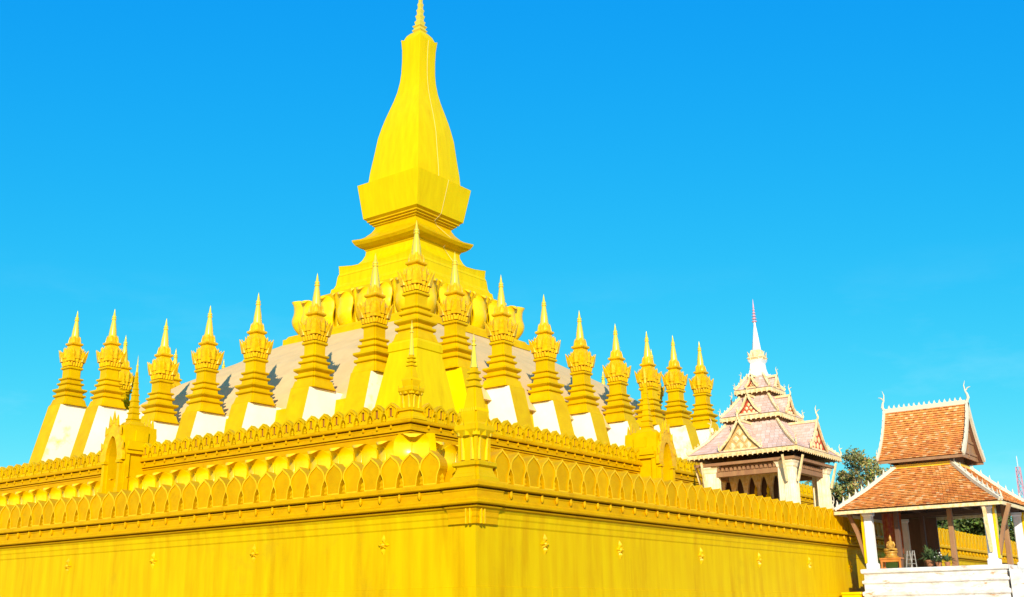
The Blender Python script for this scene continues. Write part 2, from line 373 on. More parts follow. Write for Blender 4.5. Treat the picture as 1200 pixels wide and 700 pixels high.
# ------------------------------------------------------------------ second terrace wall with lotus petals
T_PROF = [(-0.9, 5.24), (0.9, 5.24), (0.9, 7.2), (1.25, 7.3), (1.3, 7.5), (1.25, 7.62), (0.45, 7.66), (0.30, 8.0), (0.25, 9.1), (0.10, 9.2), (0.10, 9.42), (0.16, 9.44), (0.16, 9.50), (0.04, 9.505), (0.04, 9.54), (0.22, 9.55), (0.22, 9.72), (0.24, 9.78), (0.24, 9.80), (0.03, 9.81), (0.03, 9.855), (0.34, 9.87), (0.36, 9.92), (0.36, 10.0), (0.30, 10.04), (-0.9, 10.04)]
def lotus_petal_mesh(h=1.46, w=0.665):
    mb = MB()
    def wf(t): return w*(0.70+0.30*math.sin(min(t*1.7,1)*math.pi/2)) if t < 0.62 else w*math.sqrt(max(0.01, 1-((t-0.62)/0.385)**2))
    def of(t): return 0.26*math.sin(min(1, t*1.35)*math.pi)+(0 if t < 0.45 else 0.90*((t-0.45)/0.55)**1.7)
    def zf(t): return t*1.05 if t < 0.86 else 0.903+0.045*math.sin((t-0.86)/0.14*math.pi*0.9)-0.10*((t-0.86)/0.14)**2
    mb.petal((0,0,0), (0,-1,0), h, wf, of, ridge=0.20, thick=0.12, nt=18, nu=10, zf=zf)
    mb.petal((0,-0.235,0.12), (0,-1,0), h*0.72, lambda t: 0.05*(1-t)+0.004, lambda t: of(t*0.74+0.08), ridge=0.03, thick=0.02, nt=10, nu=2)
    mb.petal((0.71,0.30,0), (0,-1,0), h*0.98, lambda t: 0.24*(0.6+0.4*math.sin(t*3)), lambda t: 0.5*t**3, ridge=0.1, thick=0.10, nt=10, nu=4)
    return mb
def terrace_run(side, d, u_end, other, label, sp, n_leaf, n_pet):
    root = thing('terrace_wall', label, 'wall', (TX, TY, 0)); w = to_world(side); rz = 0 if side == 'right' else -math.pi/2
    mb = MB(); sweep(mb, T_PROF[:9]+[(-0.9, 9.1)], u_end, side); mb.build('wall_body', GOLD, root)
    mb = MB(); sweep(mb, [(-0.89, 9.102), (0.24, 9.102)]+T_PROF[9:], u_end, side)
    for i in range(n_leaf):
        x, y, z = w(0.9+sp*i, 0.27, 0); mb.lathe([(0.02, 9.68), (0.055, 9.72), (0.05, 9.79), (0.04, 9.87)], x, y, 5)
    mb.build('cornice', OCHRE, root)
    mb = MB()
    a = w(0.4, 0.02, 10.042); b = w(u_end, -0.2, 10.46)
    mb.box(min(a[0],b[0]), min(a[1],b[1]), a[2], max(a[0],b[0]), max(a[1],b[1]), b[2]); mb.build('parapet', LEAF, root)
    leaf = None
    for i in range(n_leaf):
        p = w(0.9+sp*i, 0.02, 10.041)
        if leaf is None:
            leaf = leaf_merlon(0.385, 0.83, 0.28, rec=0.06, rim=0.07, niche=True).build('leaf_merlon', GOLD, root, loc=p, m2=NICHE); leaf.rotation_euler = (0,0,rz)
        else: place(leaf, 'leaf_merlon', root, p, rz)
    pet = None
    for i in range(n_pet):
        p = w(0.60+1.42*i, 0.42, 7.66)
        if pet is None:
            pet = lotus_petal_mesh().build('lotus_petal', YELLOW, root, smooth=50, loc=p); pet.rotation_euler = (0,0,rz)
        else: place(pet, 'lotus_petal', root, p, rz)
    return root, pet
tr, _p = terrace_run('right', TY, 48, TX, 'golden upper terrace wall with small leaf merlons running right behind the outer wall', 0.84, 56, 32)
tl, _p = terrace_run('left', TX, 46, TY, 'golden upper terrace wall with curling lotus petals running left behind the outer wall', 0.84, 54, 31)
cp = place(_p, 'lotus_petal', tl, (-0.55, -0.55, 7.66), -math.pi/4); cp.scale = (1.15, 0.9, 1.14)

# ------------------------------------------------------------------ pinnacles on the two wall corners
def pinnacle(label, loc, k, tall):
    root = thing('corner_pinnacle', label, 'pinnacle', loc)
    mb = MB()
    mb.square([(0.66*k, 0.0), (0.66*k, 0.10*k), (0.60*k, 0.13*k), (0.57*k, 0.22*k), (0.54*k, 0.25*k), (0.52*k, 0.33*k), (0.50*k, 0.36*k), (0.50*k, 0.42*k), (0.60*k, 0.47*k), (0.61*k, 0.57*k), (0.50*k, 0.62*k)], notch=0.10*k)
    mb.build('base', GOLD, root)
    mb = MB(); mb.square([(0.36*k, 0.62*k), (0.36*k, 1.36*k)], notch=0.11*k)
    for sx, sy in ((1,1),(1,-1),(-1,1),(-1,-1)):
        mb.box(sx*0.36*k-0.05*k, sy*0.36*k-0.05*k, 0.621*k, sx*0.36*k+0.05*k, sy*0.36*k+0.05*k, 1.359*k)
    mb.build('shaft', GOLD, root)
    for a in range(4):
        d = Vector((math.cos(a*math.pi/2), math.sin(a*math.pi/2), 0)); s_ = Vector((-d.y, d.x, 0))
        for q in (-0.3, 0.3):
            mb = MB()
            mb.petal(d*0.375*k+s_*q*k*0.7+Vector((0,0,0.66*k)), d, 0.68*k, lambda t: 0.085*k*(1-0.5*t), lambda t: 0.015*k+0.05*k*t*t, ridge=0.02*k, thick=0.05*k, nt=4, nu=2)
            mb.build('side_leaf', YELLOW, root)
    mb = MB(); mb.square([(0.38*k, 1.36*k), (0.43*k, 1.42*k), (0.50*k, 1.52*k), (0.54*k, 1.58*k), (0.54*k, 1.74*k), (0.42*k, 1.77*k), (0.36*k, 1.84*k), (0.36*k, 1.88*k)], notch=0.08*k)
    for a in range(4):
        for b in (0, 1):
            ang = a*math.pi/2+math.pi/4*b; d = Vector((math.cos(ang), math.sin(ang), 0)); r = (0.45 if b == 0 else 0.56)*k
            mb.petal(d*r+Vector((0,0,1.40*k)), d, 0.50*k, lambda t: 0.13*k*(1-t**1.5)+0.004, lambda t: 0.03*k+0.14*k*t*t, ridge=0.04*k, thick=0.06*k, nt=5, nu=2)
    mb.build('capital', GOLD, root)
    mb = MB(); mb.square([(0.34*k, 1.88*k), (0.36*k, 2.0*k), (0.38*k, 2.12*k), (0.38*k, 2.20*k), (0.31*k, 2.24*k), (0.27*k, 2.45*k), (0.21*k, 2.8*k), (0.19*k, 2.95*k)], notch=0.06*k)
    n = 9
    for a in range(4):
        d = Vector((math.cos(a*math.pi/2), math.sin(a*math.pi/2), 0)); s_ = Vector((-d.y, d.x, 0))
        for i in range(n):
            p = d*0.375*k+s_*(i-(n-1)/2)*0.085*k+Vector((0,0,2.17*k))
            mb.petal(p, d, 0.13*k, lambda t: 0.04*k*(1-t**2)+0.003, lambda t: 0.0, ridge=0.02*k, thick=0.04*k, nt=3, nu=2)
    mb.build('bell', GOLD, root)
    mb = MB(); z = 2.95*k; h = 0.195*k
    for i in range(3):
        mb.square([(h*0.85, z+0.002), (h*1.22, z+0.04*k), (h*1.22, z+0.10*k), (h*0.78, z+0.13*k), (h*0.74, z+0.22*k)], notch=0.03*k); z += 0.22*k; h *= 0.90
    mb.build('ringed_neck', GOLD, root)
    mb = MB(); T = tall
    mb.lathe([(0.15*k, z), (0.12*k, z+0.1*(T-z)), (0.075*k, z+0.45*(T-z)), (0.055*k, z+0.62*(T-z)), (0.10*k, z+0.64*(T-z)), (0.10*k, z+0.67*(T-z)), (0.045*k, z+0.69*(T-z)), (0.05*k, z+0.74*(T-z)), (0.085*k, z+0.78*(T-z)), (0.03*k, z+0.86*(T-z)), (0.004, T)], n=8)
    mb.build('needle', GILT, root, smooth=40)
    return root
pinnacle('tall golden pinnacle on the near corner of the outer wall', (0.12, 0.12, 5.67), 1.0, 4.75).scale = (0.88, 0.88, 1.0)
pinnacle('smaller golden pinnacle on the corner of the upper terrace wall', (TX+0.25, TY+0.2, 10.045), 0.82, 4.6)
# projecting corner block of the outer cornice (belongs to the corner pier)
cb = thing('corner_pier', 'golden pier with stepped mouldings under the corner pinnacle', 'pier', (0, 0, 4.2))
mb = MB()
def corner_loft(mb, prof, L):
    rings = []
    for v, z in prof: rings.append([(-v, -v, z), (L, -v, z), (L, 0.3, z), (0.3, 0.3, z), (0.3, L, z), (-v, L, z)])
    mb.loft(rings)
corner_loft(mb, [(v+0.07, z-4.2) for v, z in OUT_PROF[7:-2]]+[(0.47, 5.668-4.2)], 1.0)
mb.build('moulding', OCHRE, cb)
mb = MB()
for q in (0.04, 0.20):
    mb.box(-0.20, q, 0.2, -0.13, q+0.05, 0.72); mb.box(q, -0.20, 0.2, q+0.05, -0.13, 0.72)
mb.build('corner_rib', RELIEF, cb)

# ------------------------------------------------------------------ small stupas on their tapered piers
def stupa_parts(root, kind='row', panel=PANEL):
    # pier: local z 0 is its top, it falls to the terrace below
    D = 6.9
    if kind == 'row':
        mb = MB(); k = 0.25; HW = 0.74
        prof = lambda z: [(-HW, -1.08+k*z), (HW, -1.08+k*z), (HW, 2.6), (-HW, 2.6)]
        mb.loft([[(x, y, z) for x, y in prof(z)] for z in (-D, 0)])
        mb.build('pier', GOLD, root)
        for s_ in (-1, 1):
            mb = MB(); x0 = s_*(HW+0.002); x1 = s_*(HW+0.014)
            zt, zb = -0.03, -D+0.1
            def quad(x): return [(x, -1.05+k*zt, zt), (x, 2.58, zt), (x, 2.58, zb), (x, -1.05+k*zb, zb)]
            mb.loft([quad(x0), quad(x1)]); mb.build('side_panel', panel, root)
    else:
        mb = MB(); mb.square([(1.0+0.16*D, -D), (1.0, -0.55), (1.05, -0.5), (1.05, -0.12), (1.0, 0)]); mb.build('pier', SPIRE, root)
    mb = MB()
    mb.square([(0.95, 0.003), (0.95, 0.08), (0.90, 0.12), (0.80, 0.50), (0.72, 0.52), (0.72, 0.62), (0.82, 0.68), (0.84, 0.72), (0.84, 0.82), (0.68, 0.86),
               (0.68, 0.96), (0.82, 1.06), (0.88, 1.12), (0.88, 1.22), (0.68, 1.27), (0.60, 1.32), (0.58, 1.50), (0.68, 1.56), (0.70, 1.60), (0.70, 1.67), (0.54, 1.72), (0.53, 1.86), (0.62, 1.92), (0.64, 1.95), (0.64, 2.02), (0.49, 2.06)], notch=0.085)
    mb.build('stepped_base', GOLD, root)
    mb = MB(); mb.square([(0.50, 2.06), (0.47, 2.1), (0.47, 2.62), (0.50, 2.66), (0.57, 2.70), (0.58, 2.74), (0.58, 2.82), (0.47, 2.88)], notch=0.08)
    mb.build('shaft', GOLD, root)
    mb = MB(); mb.square([(0.46, 2.88), (0.49, 3.05), (0.58, 3.4), (0.63, 3.72), (0.62, 3.86), (0.52, 4.05), (0.40, 4.26), (0.34, 4.42)], notch=0.05)
    up = Vector((0,0,1))
    for a in range(4):
        d = Vector((math.cos(a*math.pi/2), math.sin(a*math.pi/2), 0)); s_ = Vector((-d.y, d.x, 0))
        for i in range(5):
            mb.petal(d*0.48+s_*(i-2)*0.20+up*2.90, d, 0.36, lambda t: 0.108*math.sqrt(max(0.02, 1-t**4))+0.002, lambda t: 0.02+0.10*t, ridge=0.06, thick=0.05, nt=4, nu=2)
        for i in range(3):
            mb.petal(d*0.55+s_*(i-1)*0.37+up*3.20, d+s_*(i-1)*0.18, 0.52, lambda t: 0.20*(1-t**3)+0.004, lambda t: 0.03+0.17*t*t, ridge=0.08, thick=0.05, nt=5, nu=2)
        mb.petal(d*0.61+up*3.44, d, 0.80, lambda t: 0.28*(1-t**1.6)**0.9+0.004, lambda t: 0.03+0.10*t**2, ridge=0.09, thick=0.06, nt=6, nu=2)
        for q in (-1, 1):
            mb.petal(d*0.60+s_*q*0.38+up*3.44, d+s_*q*0.4, 0.62, lambda t: 0.20*(1-t**1.8)**0.9+0.004, lambda t: 0.02+0.20*t**2, ridge=0.07, thick=0.06, nt=5, nu=2)
        dg = (d+s_).normalized()
        mb.petal(dg*0.74+up*3.22, dg, 0.90, lambda t: 0.30*(1-t**1.5)**0.9+0.004, lambda t: -0.02+0.32*t**1.5, ridge=0.16, thick=0.08, nt=6, nu=2)
        for b in (-1, 1):
            mb.petal(dg*0.62+up*3.80+Vector((-dg.y, dg.x, 0))*0.13*b, dg, 0.45, lambda t: 0.11*(1-t)+0.004, lambda t: 0.06*t, ridge=0.04, thick=0.05, nt=4, nu=2)
    mb.build('lotus_crown', RELIEF, root)
    mb = MB(); mb.square([(0.33, 4.42), (0.42, 4.48), (0.46, 4.53), (0.46, 4.62), (0.35, 4.67), (0.32, 4.8), (0.28, 5.0), (0.22, 5.2)], notch=0.05)
    for a in range(8):
        ang = a*math.pi/4; d = Vector((math.cos(ang), math.sin(ang), 0)); r = 0.30 if a % 2 == 0 else 0.40
        mb.petal(d*r*1.02+up*4.64, d, 0.50, lambda t: 0.11*(1-t**1.6)+0.004, lambda t: 0.03-0.07*t, ridge=0.03, thick=0.05, nt=4, nu=2)
    mb.build('bell', RELIEF, root)
    mb = MB(); mb.lathe([(0.30, 4.98), (0.285, 5.1), (0.235, 5.6), (0.165, 6.05), (0.12, 6.30), (0.165, 6.34), (0.165, 6.41), (0.10, 6.45), (0.15, 6.52), (0.14, 6.58), (0.09, 6.62), (0.055, 6.86), (0.004, 7.14)], n=10)
    mb.build('spire', GILT, root, smooth=50)
XS = [17.12, 20.49, 24.93, 29.48, 33.68, 38.3, 42.65, 46.73, 51.14]
XZ = [23.12, 22.13, 21.8, 21.58, 21.39, 21.43, 21.73, 22.2, 22.56]
YS = [17.6, 20.65, 25.43, 30.55, 35.22, 39.79, 45.75, 50.41]
YZ = [23.12, 21.8, 21.56, 21.29, 21.3, 21.22, 22.93, 23.62]
GR = 'small golden stupas in rows around the great stupa'
ordw = ['', 'first', 'second', 'third', 'fourth', 'fifth', 'sixth', 'seventh', 'eighth']
c0 = thing('small_stupa', 'small golden stupa on the corner where the left and right rows meet', 'stupa', (XS[0], YS[0], XZ[0]-7.14), 0, GR)
stupa_parts(c0, 'corner')
protos = {}
def row_stupa(x, y, ztip, rz, label, panel):
    if panel.name in protos:
        o = copy_tree(protos[panel.name]); o.location = (x, y, ztip-7.14); o.rotation_euler = (random.uniform(-0.006, 0.006), random.uniform(-0.006, 0.006), rz+random.uniform(-0.03, 0.03)); tag(o, label, 'stupa', GR)
    else:
        o = thing('small_stupa', label, 'stupa', (x, y, ztip-7.14), rz, GR); stupa_parts(o, 'row', panel); protos[panel.name] = o
    return o
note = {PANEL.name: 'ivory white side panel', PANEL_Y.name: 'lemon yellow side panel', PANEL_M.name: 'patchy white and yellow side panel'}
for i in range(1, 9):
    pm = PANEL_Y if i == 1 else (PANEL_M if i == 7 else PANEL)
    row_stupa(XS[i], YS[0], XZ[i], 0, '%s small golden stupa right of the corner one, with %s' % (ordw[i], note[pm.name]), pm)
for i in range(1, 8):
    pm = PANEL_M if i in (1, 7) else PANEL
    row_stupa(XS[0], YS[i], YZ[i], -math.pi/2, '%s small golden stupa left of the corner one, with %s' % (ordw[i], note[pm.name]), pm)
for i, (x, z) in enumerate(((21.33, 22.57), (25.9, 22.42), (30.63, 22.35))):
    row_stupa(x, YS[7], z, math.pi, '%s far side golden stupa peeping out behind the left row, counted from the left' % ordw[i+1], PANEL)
for i, (y, z) in enumerate(((21.95, 22.6), (26.69, 21.49))):
    row_stupa(XS[8], y, z, math.pi/2, '%s far side golden stupa peeping out behind the right row, counted from the right' % ordw[i+1], PANEL)

# ------------------------------------------------------------------ the great stupa
gs = thing('great_stupa', 'tall golden main stupa with tan dome roof, lotus ring and gourd shaped spire', 'stupa', (34.3, 33.1, 9.8))
def W(x, y, z): return (x-34.3, y-33.1, z-9.8)
mb = MB(); mb.square([(16.4, 0.0), (15.85, 4.15)], -0.2, 0.9); mb.build('base_wall', GOLD, gs)
mb = MB(); N = 14; prof = []
pts = [(15.8, 13.9), (15.0, 15.2), (13.4, 16.9), (11.6, 18.3), (9.7, 19.45), (8.9, 19.9), (7.6, 20.75), (6.5, 21.4)]
mb.square([(r, z-9.8) for r, z in pts], 0, 0.5); mb.build('dome_roof', TAN, gs)
mb = MB(); mb.square([(6.62, 11.5), (6.62, 11.95), (6.45, 12.02), (6.35, 12.2)], 0, 0.35); mb.build('ring_band', GOLD, gs)
mb = MB(); mb.square([(5.45, 12.2), (5.3, 15.0), (5.0, 15.1), (4.9, 15.4)], 0, 0.2); mb.build('lotus_core', GOLD, gs)
def big_petal(w, h, curl, bulge, ridge=0.2, thick=0.14):
    mb = MB()
    def wf(t): return w*(0.74+0.26*math.sin(min(t*1.6,1)*math.pi/2)) if t < 0.66 else w*math.sqrt(max(0.02, 1-((t-0.66)/0.345)**2))
    def of(t): return bulge*math.sin(min(1, t*1.25)*math.pi)+(0 if t < 0.55 else curl*((t-0.55)/0.45)**1.7)
    def zf(t): return t*1.04 if t < 0.88 else 0.915+0.05*math.sin((t-0.88)/0.12*math.pi*0.9)-0.05*((t-0.88)/0.12)**2
    mb.petal((0,0,0), (0,-1,0), h, wf, of, ridge=ridge, thick=thick, nt=18, nu=10, zf=zf); return mb
wide = big_petal(0.78, 2.70, 0.85, 0.40, 0.30); slim = big_petal(0.30, 2.85, 0.75, 0.10, 0.14)
wp = sp_ = None
for a in range(4):
    rz = a*math.pi/2; Rm = Matrix.Rotation(rz, 3, 'Z')
    for i in range(6):
        p = Rm @ Vector(((i-2.5)*1.9, -5.72, 12.1)); p += Vector((0, 0.25, 0))
        if wp is None: wp = wide.build('lotus_petal', YELLOW, gs, smooth=50, loc=p)
        else: place(wp, 'lotus_petal', gs, p, rz)
    for i in range(5):
        p = Rm @ Vector(((i-2)*1.9, -5.62, 12.1)); p += Vector((0, 0.25, 0))
        if sp_ is None: sp_ = slim.build('slim_petal', YELLOW, gs, smooth=50, loc=p)
        else: place(sp_, 'slim_petal', gs, p, rz)
cor = big_petal(0.95, 2.9, 1.25, 0.55, 0.95, 0.25); co = None
for a in range(4):
    rz = a*math.pi/2+math.pi/4; p = Matrix.Rotation(rz, 3, 'Z') @ Vector((0, -7.35, 12.1)) + Vector((0, 0.25, 0))
    if co is None: co = cor.build('corner_petal', YELLOW, gs, smooth=50, loc=p); co.rotation_euler = (0,0,rz)
    else: place(co, 'corner_petal', gs, p, rz)
def eared(mb, prof, ear):
    """square stack whose last ring has raised, flared corners"""
    mb.square(prof)
def curved_square(mb, prof, n=6, lift=0, sag=0.0):
    rings = []
    for (h, z, lf, bow) in prof:
        ring = []
        for a in range(4):
            Rm = Matrix.Rotation(a*math.pi/2, 3, 'Z')
            for i in range(n):
                u = -1+2*i/n
                q = abs(u)**3
                p = Rm @ Vector((u*h*(1+0.0), -h*(1+bow*(1-u*u)), z+lf*q)); ring.append(p)
        rings.append(ring)
    mb.loft(rings)
mb = MB()
mb.square([(4.75, 15.1), (4.75, 15.35), (4.42, 15.5), (4.36, 15.9), (4.22, 16.0), (4.12, 16.25), (4.05, 16.9)])
curved_square(mb, [(4.05, 16.92, 0, 0), (3.96, 17.15, 0.0, 0), (3.97, 17.35, 0.12, 0), (4.0, 17.50, 0.28, 0), (3.80, 17.46, 0.16, 0), (3.44, 17.56, 0, 0), (3.05, 17.9, 0, 0), (2.75, 18.3, 0, 0), (2.58, 18.72, 0, 0), (2.56, 19.0, 0, 0)])
mb.build('plinth', SPIRE, gs)
mb = MB()
curved_square(mb, [(2.55, 19.0, 0, 0), (2.62, 19.08, 0, 0), (2.66, 19.18, 0, 0), (2.9, 19.26, 0.02, 0), (3.16, 19.42, 0.08, 0), (3.32, 19.62, 0.16, 0), (3.33, 19.74, 0.18, 0), (3.0, 19.88, 0.06, 0), (2.62, 20.2, 0, 0), (2.30, 20.55, 0, 0), (2.12, 20.88, 0, 0), (2.10, 21.0, 0, 0)])
mb.build('curled_cornice', GOLD, gs)
mb = MB(); mb.square([(2.10, 21.0), (2.16, 21.08), (2.24, 21.1), (2.24, 21.2), (2.40, 21.24), (2.40, 21.36), (2.55, 21.40), (2.55, 21.5), (2.76, 21.66)]); mb.build('neck', GOLD, gs)
mb = MB(); mb.square([(2.76, 21.662), (3.16, 24.42), (2.58, 24.62)]); mb.build('throat_block', SPIRE, gs)
gp = [(2.55, 24.62), (2.55, 24.8), (2.50, 25.5), (2.40, 26.3), (2.30, 27.1), (2.14, 28.5), (1.96, 29.4), (1.80, 30.1), (1.56, 31.0), (1.34, 31.8), (1.16, 32.6), (1.03, 33.5), (0.97, 34.3), (0.95, 35.4), (0.97, 36.4), (1.02, 37.0)]
mb = MB(); curved_square(mb, [(h, z, 0, 0.04) for h, z in gp]+[(1.05, 37.12, 0.2, 0.0), (0.90, 37.13, 0.1, 0)]); mb.build('gourd_body', SPIRE, gs, smooth=35)
mb = MB(); curved_square(mb, [(0.90, 37.1, 0, 0.05), (0.86, 37.4, 0, 0.06), (0.74, 37.7, 0, 0.06), (0.55, 37.95, 0, 0.05), (0.36, 38.1, 0, 0)]); mb.build('cap', SPIRE, gs, smooth=35)
mb = MB(); z = 38.1; h = 0.44
mb.square([(0.34, z), (0.44, z+0.12), (0.44, z+0.2), (0.34, z+0.3), (0.34, z+0.4), (0.42, z+0.5), (0.42, z+0.58), (0.30, z+0.68)])
z += 0.68
for i in range(5):
    h = 0.31-0.045*i
    mb.square([(h*0.8, z+0.001), (h, z+0.22), (h*1.05, z+0.3), (h*0.72, z+0.42), (h*0.7, z+0.55)]); z += 0.55
mb.lathe([(0.10, z), (0.07, z+0.5), (0.12, z+0.6), (0.04, z+0.8), (0.005, z+1.5)], n=8)
mb.build('finial', GILT, gs)
# pale lightning wire down the right-hand face
path = []
for h, z in gp[::-1]: path.append((-0.10*h, -h*1.04-0.03, z))
mb = MB(); mb.tube(path, 0.015, 5)
mb.tube([(0.38, -2.60, 24.64), (0.36, -3.19, 24.43), (0.0, -2.82, 21.66), (-0.15, -2.3, 21.15), (0.3, -2.15, 20.9), (0.55, -3.36, 19.7), (0.45, -2.7, 19.1), (0.9, -2.62, 18.8), (1.1, -3.5, 17.5)], 0.015, 5)
mb.build('wire', SILVER, gs)

for ch in gs.children:                           # the spire leans a hand's breadth to one side
    if ch.name.split('.')[0] in ('gourd_body', 'cap', 'finial', 'wire', 'throat_block', 'neck'):
        for v in ch.data.vertices:
            k = max(0.0, (v.co.z-21.0)/17.0)*0.34
            v.co.x += 0.6*k; v.co.y -= 0.8*k

# ------------------------------------------------------------------ arched shrines set in the upper terrace wall
def arch_pts(hw, zs, za, n=8):
    L = []
    for i in range(n+1):
        t = i/n; L.append((-hw*(1-t**1.0)**0.55 if t < 1 else 0, zs+(za-zs)*(t**0.85)))
    return L+[(-x, z) for x, z in L[-2::-1]]
def arch_wall(mb, hw, z0, zs, za, HW, ztop, y0, y1, peak=None, cx=0.0):
    inner = [(-hw, z0)]+arch_pts(hw, zs, za)+[(hw, z0)]
    n = len(inner); outer = []
    for i, (x, z) in enumerate(inner):
        t = i/(n-1)
        if i == 0: outer.append((-HW, z0))
        elif i == n-1: outer.append((HW, z0))
        else:
            if peak:
                k = (x/hw); outer.append((k*HW, max(zs, min(ztop, ztop-(ztop-zs)*(abs(k)**2.0))) if True else 0))
            else:
                if z <= zs+1e-6: outer.append((math.copysign(HW, x), zs+ (ztop-zs)*0.5))
                else: outer.append((x/hw*HW, ztop))
    A = [(cx+x, y0, z) for x, z in inner]; B = [(cx+x, y0, z) for x, z in outer]; C_ = [(cx+x, y1, z) for x, z in inner]; D = [(cx+x, y1, z) for x, z in outer]
    fs = []
    for i in range(n-1):
        fs += [(i, i+1, n+i+1, n+i), (2*n+i, 3*n+i, 3*n+i+1, 2*n+i+1), (i, 2*n+i, 2*n+i+1, i+1), (n+i, n+i+1, 3*n+i+1, 3*n+i)]
    fs += [(0, n, 3*n, 2*n), (n-1, 3*n-1, 4*n-1, 2*n-1)]
    mb.add(A+B+C_+D, fs)
def shrine(label, loc, rz):
    root = thing('arched_shrine', label, 'shrine', loc, rz)
    mb = MB(); arch_wall(mb, 0.62, 0.0, 2.0, 3.05, 1.08, 3.55, -1.15, 1.15); mb.build('body', GOLD, root)
    mb = MB(); arch_wall(mb, 0.64, 1.7, 2.0, 3.02, 1.25, 3.75, -1.38, -1.152, peak=True); mb.build('arch_frame', RELIEF, root)
    for s_ in (-1, 1):
        x = s_*0.86; mb = MB()
        mb.box(x-0.20, -1.42, 0, x+0.20, -1.153, 0.25); mb.box(x-0.14, -1.36, 0.25, x+0.14, -1.153, 1.55); mb.box(x-0.22, -1.44, 1.55, x+0.22, -1.153, 1.69)
        mb.build('pilaster', GOLD, root)
    for s_ in (-1, 1):                       # side cornice, capital and diamond panel
        x = s_*1.09; mb = MB()
        a, b = sorted((x, x+s_*0.30)); mb.box(a, -1.1, 2.25, b, 1.1, 2.42)
        a, b = sorted((x, x+s_*0.20)); mb.box(a, -1.1, 2.05, b, 1.1, 2.249); mb.box(a, -0.95, 2.421, b, 0.95, 2.7)
        a, b = sorted((x, x+s_*0.12)); mb.box(a, -1.1, 0.0, b, -0.8, 2.049); mb.box(a, 0.8, 0.0, b, 1.1, 2.049); mb.box(a, -0.45, 2.72, b, 0.45, 3.3)
        mb.build('side_cornice', GOLD, root)
    for yy in (-1.36, 1.2):
        mb = MB()
        cr = [(q/8*1.05, yy+0.02, 3.74-1.35*abs(q/8)**2.0) for q in range(-8, 9)]
        for a_, b_ in zip(cr, cr[1:]): mb.bar(a_, b_, 0.10, 0.12)
        for k in range(7):                   # flames over the arch
            t = (k-3)/3; x = t*1.05; z = 3.70-1.35*abs(t)**2.0
            mb.petal((x, yy, z), (0, -1, 0), 0.42+0.25*(1-abs(t)), lambda q: 0.21*(1-q)**0.8+0.004, lambda q: 0.03, ridge=0.03, thick=0.10, nt=4, nu=2, up=Vector((t*0.55, 0, 1)).normalized())
        mb.build('flame_crest', RELIEF, root)
    mb = MB(); z = 3.552
    mb.square([(0.80, z), (0.80, z+0.10), (0.60, z+0.14), (0.48, z+0.30), (0.36, z+0.34), (0.36, z+0.42)], notch=0.07); z += 0.42
    for i in range(8):
        h = 0.30-0.030*i; d = 0.335
        mb.square([(h, z+0.001), (h*1.2, z+0.05), (h*1.2, z+0.10), (h*0.95, z+0.13), (h*0.88, z+d)], notch=0.03); z += d
    mb.build('tiered_spire', GOLD, root)
    mb = MB(); mb.lathe([(0.075, z), (0.055, z+0.3), (0.08, z+0.35), (0.04, z+0.45), (0.004, z+0.95)], n=8); mb.build('needle', GILT, root, smooth=40)
    return root
shrine('golden arched shrine with ringed spire standing in the left run of the upper terrace wall', (8.85, 30.6, 8.2), -math.pi/2).scale = (0.78, 0.85, 1.0)
shrine('golden arched shrine standing in the right run of the upper terrace wall beside the pavilion', (29.7, 10.6, 8.2), 0).scale = (0.82, 0.9, 1.0)

# ------------------------------------------------------------------ tiled roofs
def tiled(mb, a, b, c, d, rows, tw, cols, lift=0.035, sagv=0.0):
    """tiles on the patch a-b (eave) / d-c (top); every tile a small raised quad of its own tint"""
    a, b, c, d = map(Vector, (a, b, c, d)); n = (b-a).cross(d-a).normalized()
    if n.z < 0: n = -n
    def P(s_, t): return (a.lerp(b, s_)).lerp(d.lerp(c, s_), t) - n*sagv*4*t*(1-t)
    for r in range(rows):
        t0, t1 = r/rows, min(1, (r+1.12)/rows)
        L = (P(1, t0)-P(0, t0)).length; k = max(1, int(L/tw)); off = 0.5 if r % 2 else 0
        edges = sorted(set([0.0]+[min(1, max(0, (i+off)/k)) for i in range(k+1)]+[1.0]))
        for e0, e1 in zip(edges, edges[1:]):
            if e1-e0 < 0.02/k: continue
            g_ = 0.006/max(L, .1); j = random.uniform(0.6, 1.15)*lift
            p = [P(e0+g_, t0)+n*(lift*0.6+j), P(e1-g_, t0)+n*(lift*0.6+j), P(e1-g_, t1)+n*0.012, P(e0+g_, t1)+n*0.012]
            q = [x-n*0.03 for x in p]
            mb.add(p+q, [(0,1,2,3),(0,4,5,1),(0,3,7,4),(1,5,6,2)], random.choice(cols))
    # deck under the tiles
    N = 6; top = [P(0, i/N) for i in range(N+1)]; bot = [P(1, i/N) for i in range(N+1)]
    mb.add([x-n*0.01 for x in top]+[x-n*0.01 for x in bot]+[x-n*0.07 for x in top]+[x-n*0.07 for x in bot],
           [(i, i+1, N+2+i, N+1+i) for i in range(N)]+[(2*N+2+i, 3*N+3+i, 3*N+4+i, 2*N+3+i) for i in range(N)], (0.16, 0.07, 0.03))
CLAYS = [(0.78,0.31,0.07),(0.80,0.34,0.08),(0.74,0.27,0.05),(0.82,0.40,0.11),(0.66,0.22,0.05),(0.80,0.33,0.06),(0.84,0.50,0.20),(0.76,0.28,0.05),(0.78,0.30,0.06)]
PINKS = [(0.62,0.43,0.33),(0.64,0.45,0.35),(0.59,0.40,0.30),(0.66,0.48,0.38),(0.60,0.41,0.31),(0.57,0.37,0.27)]
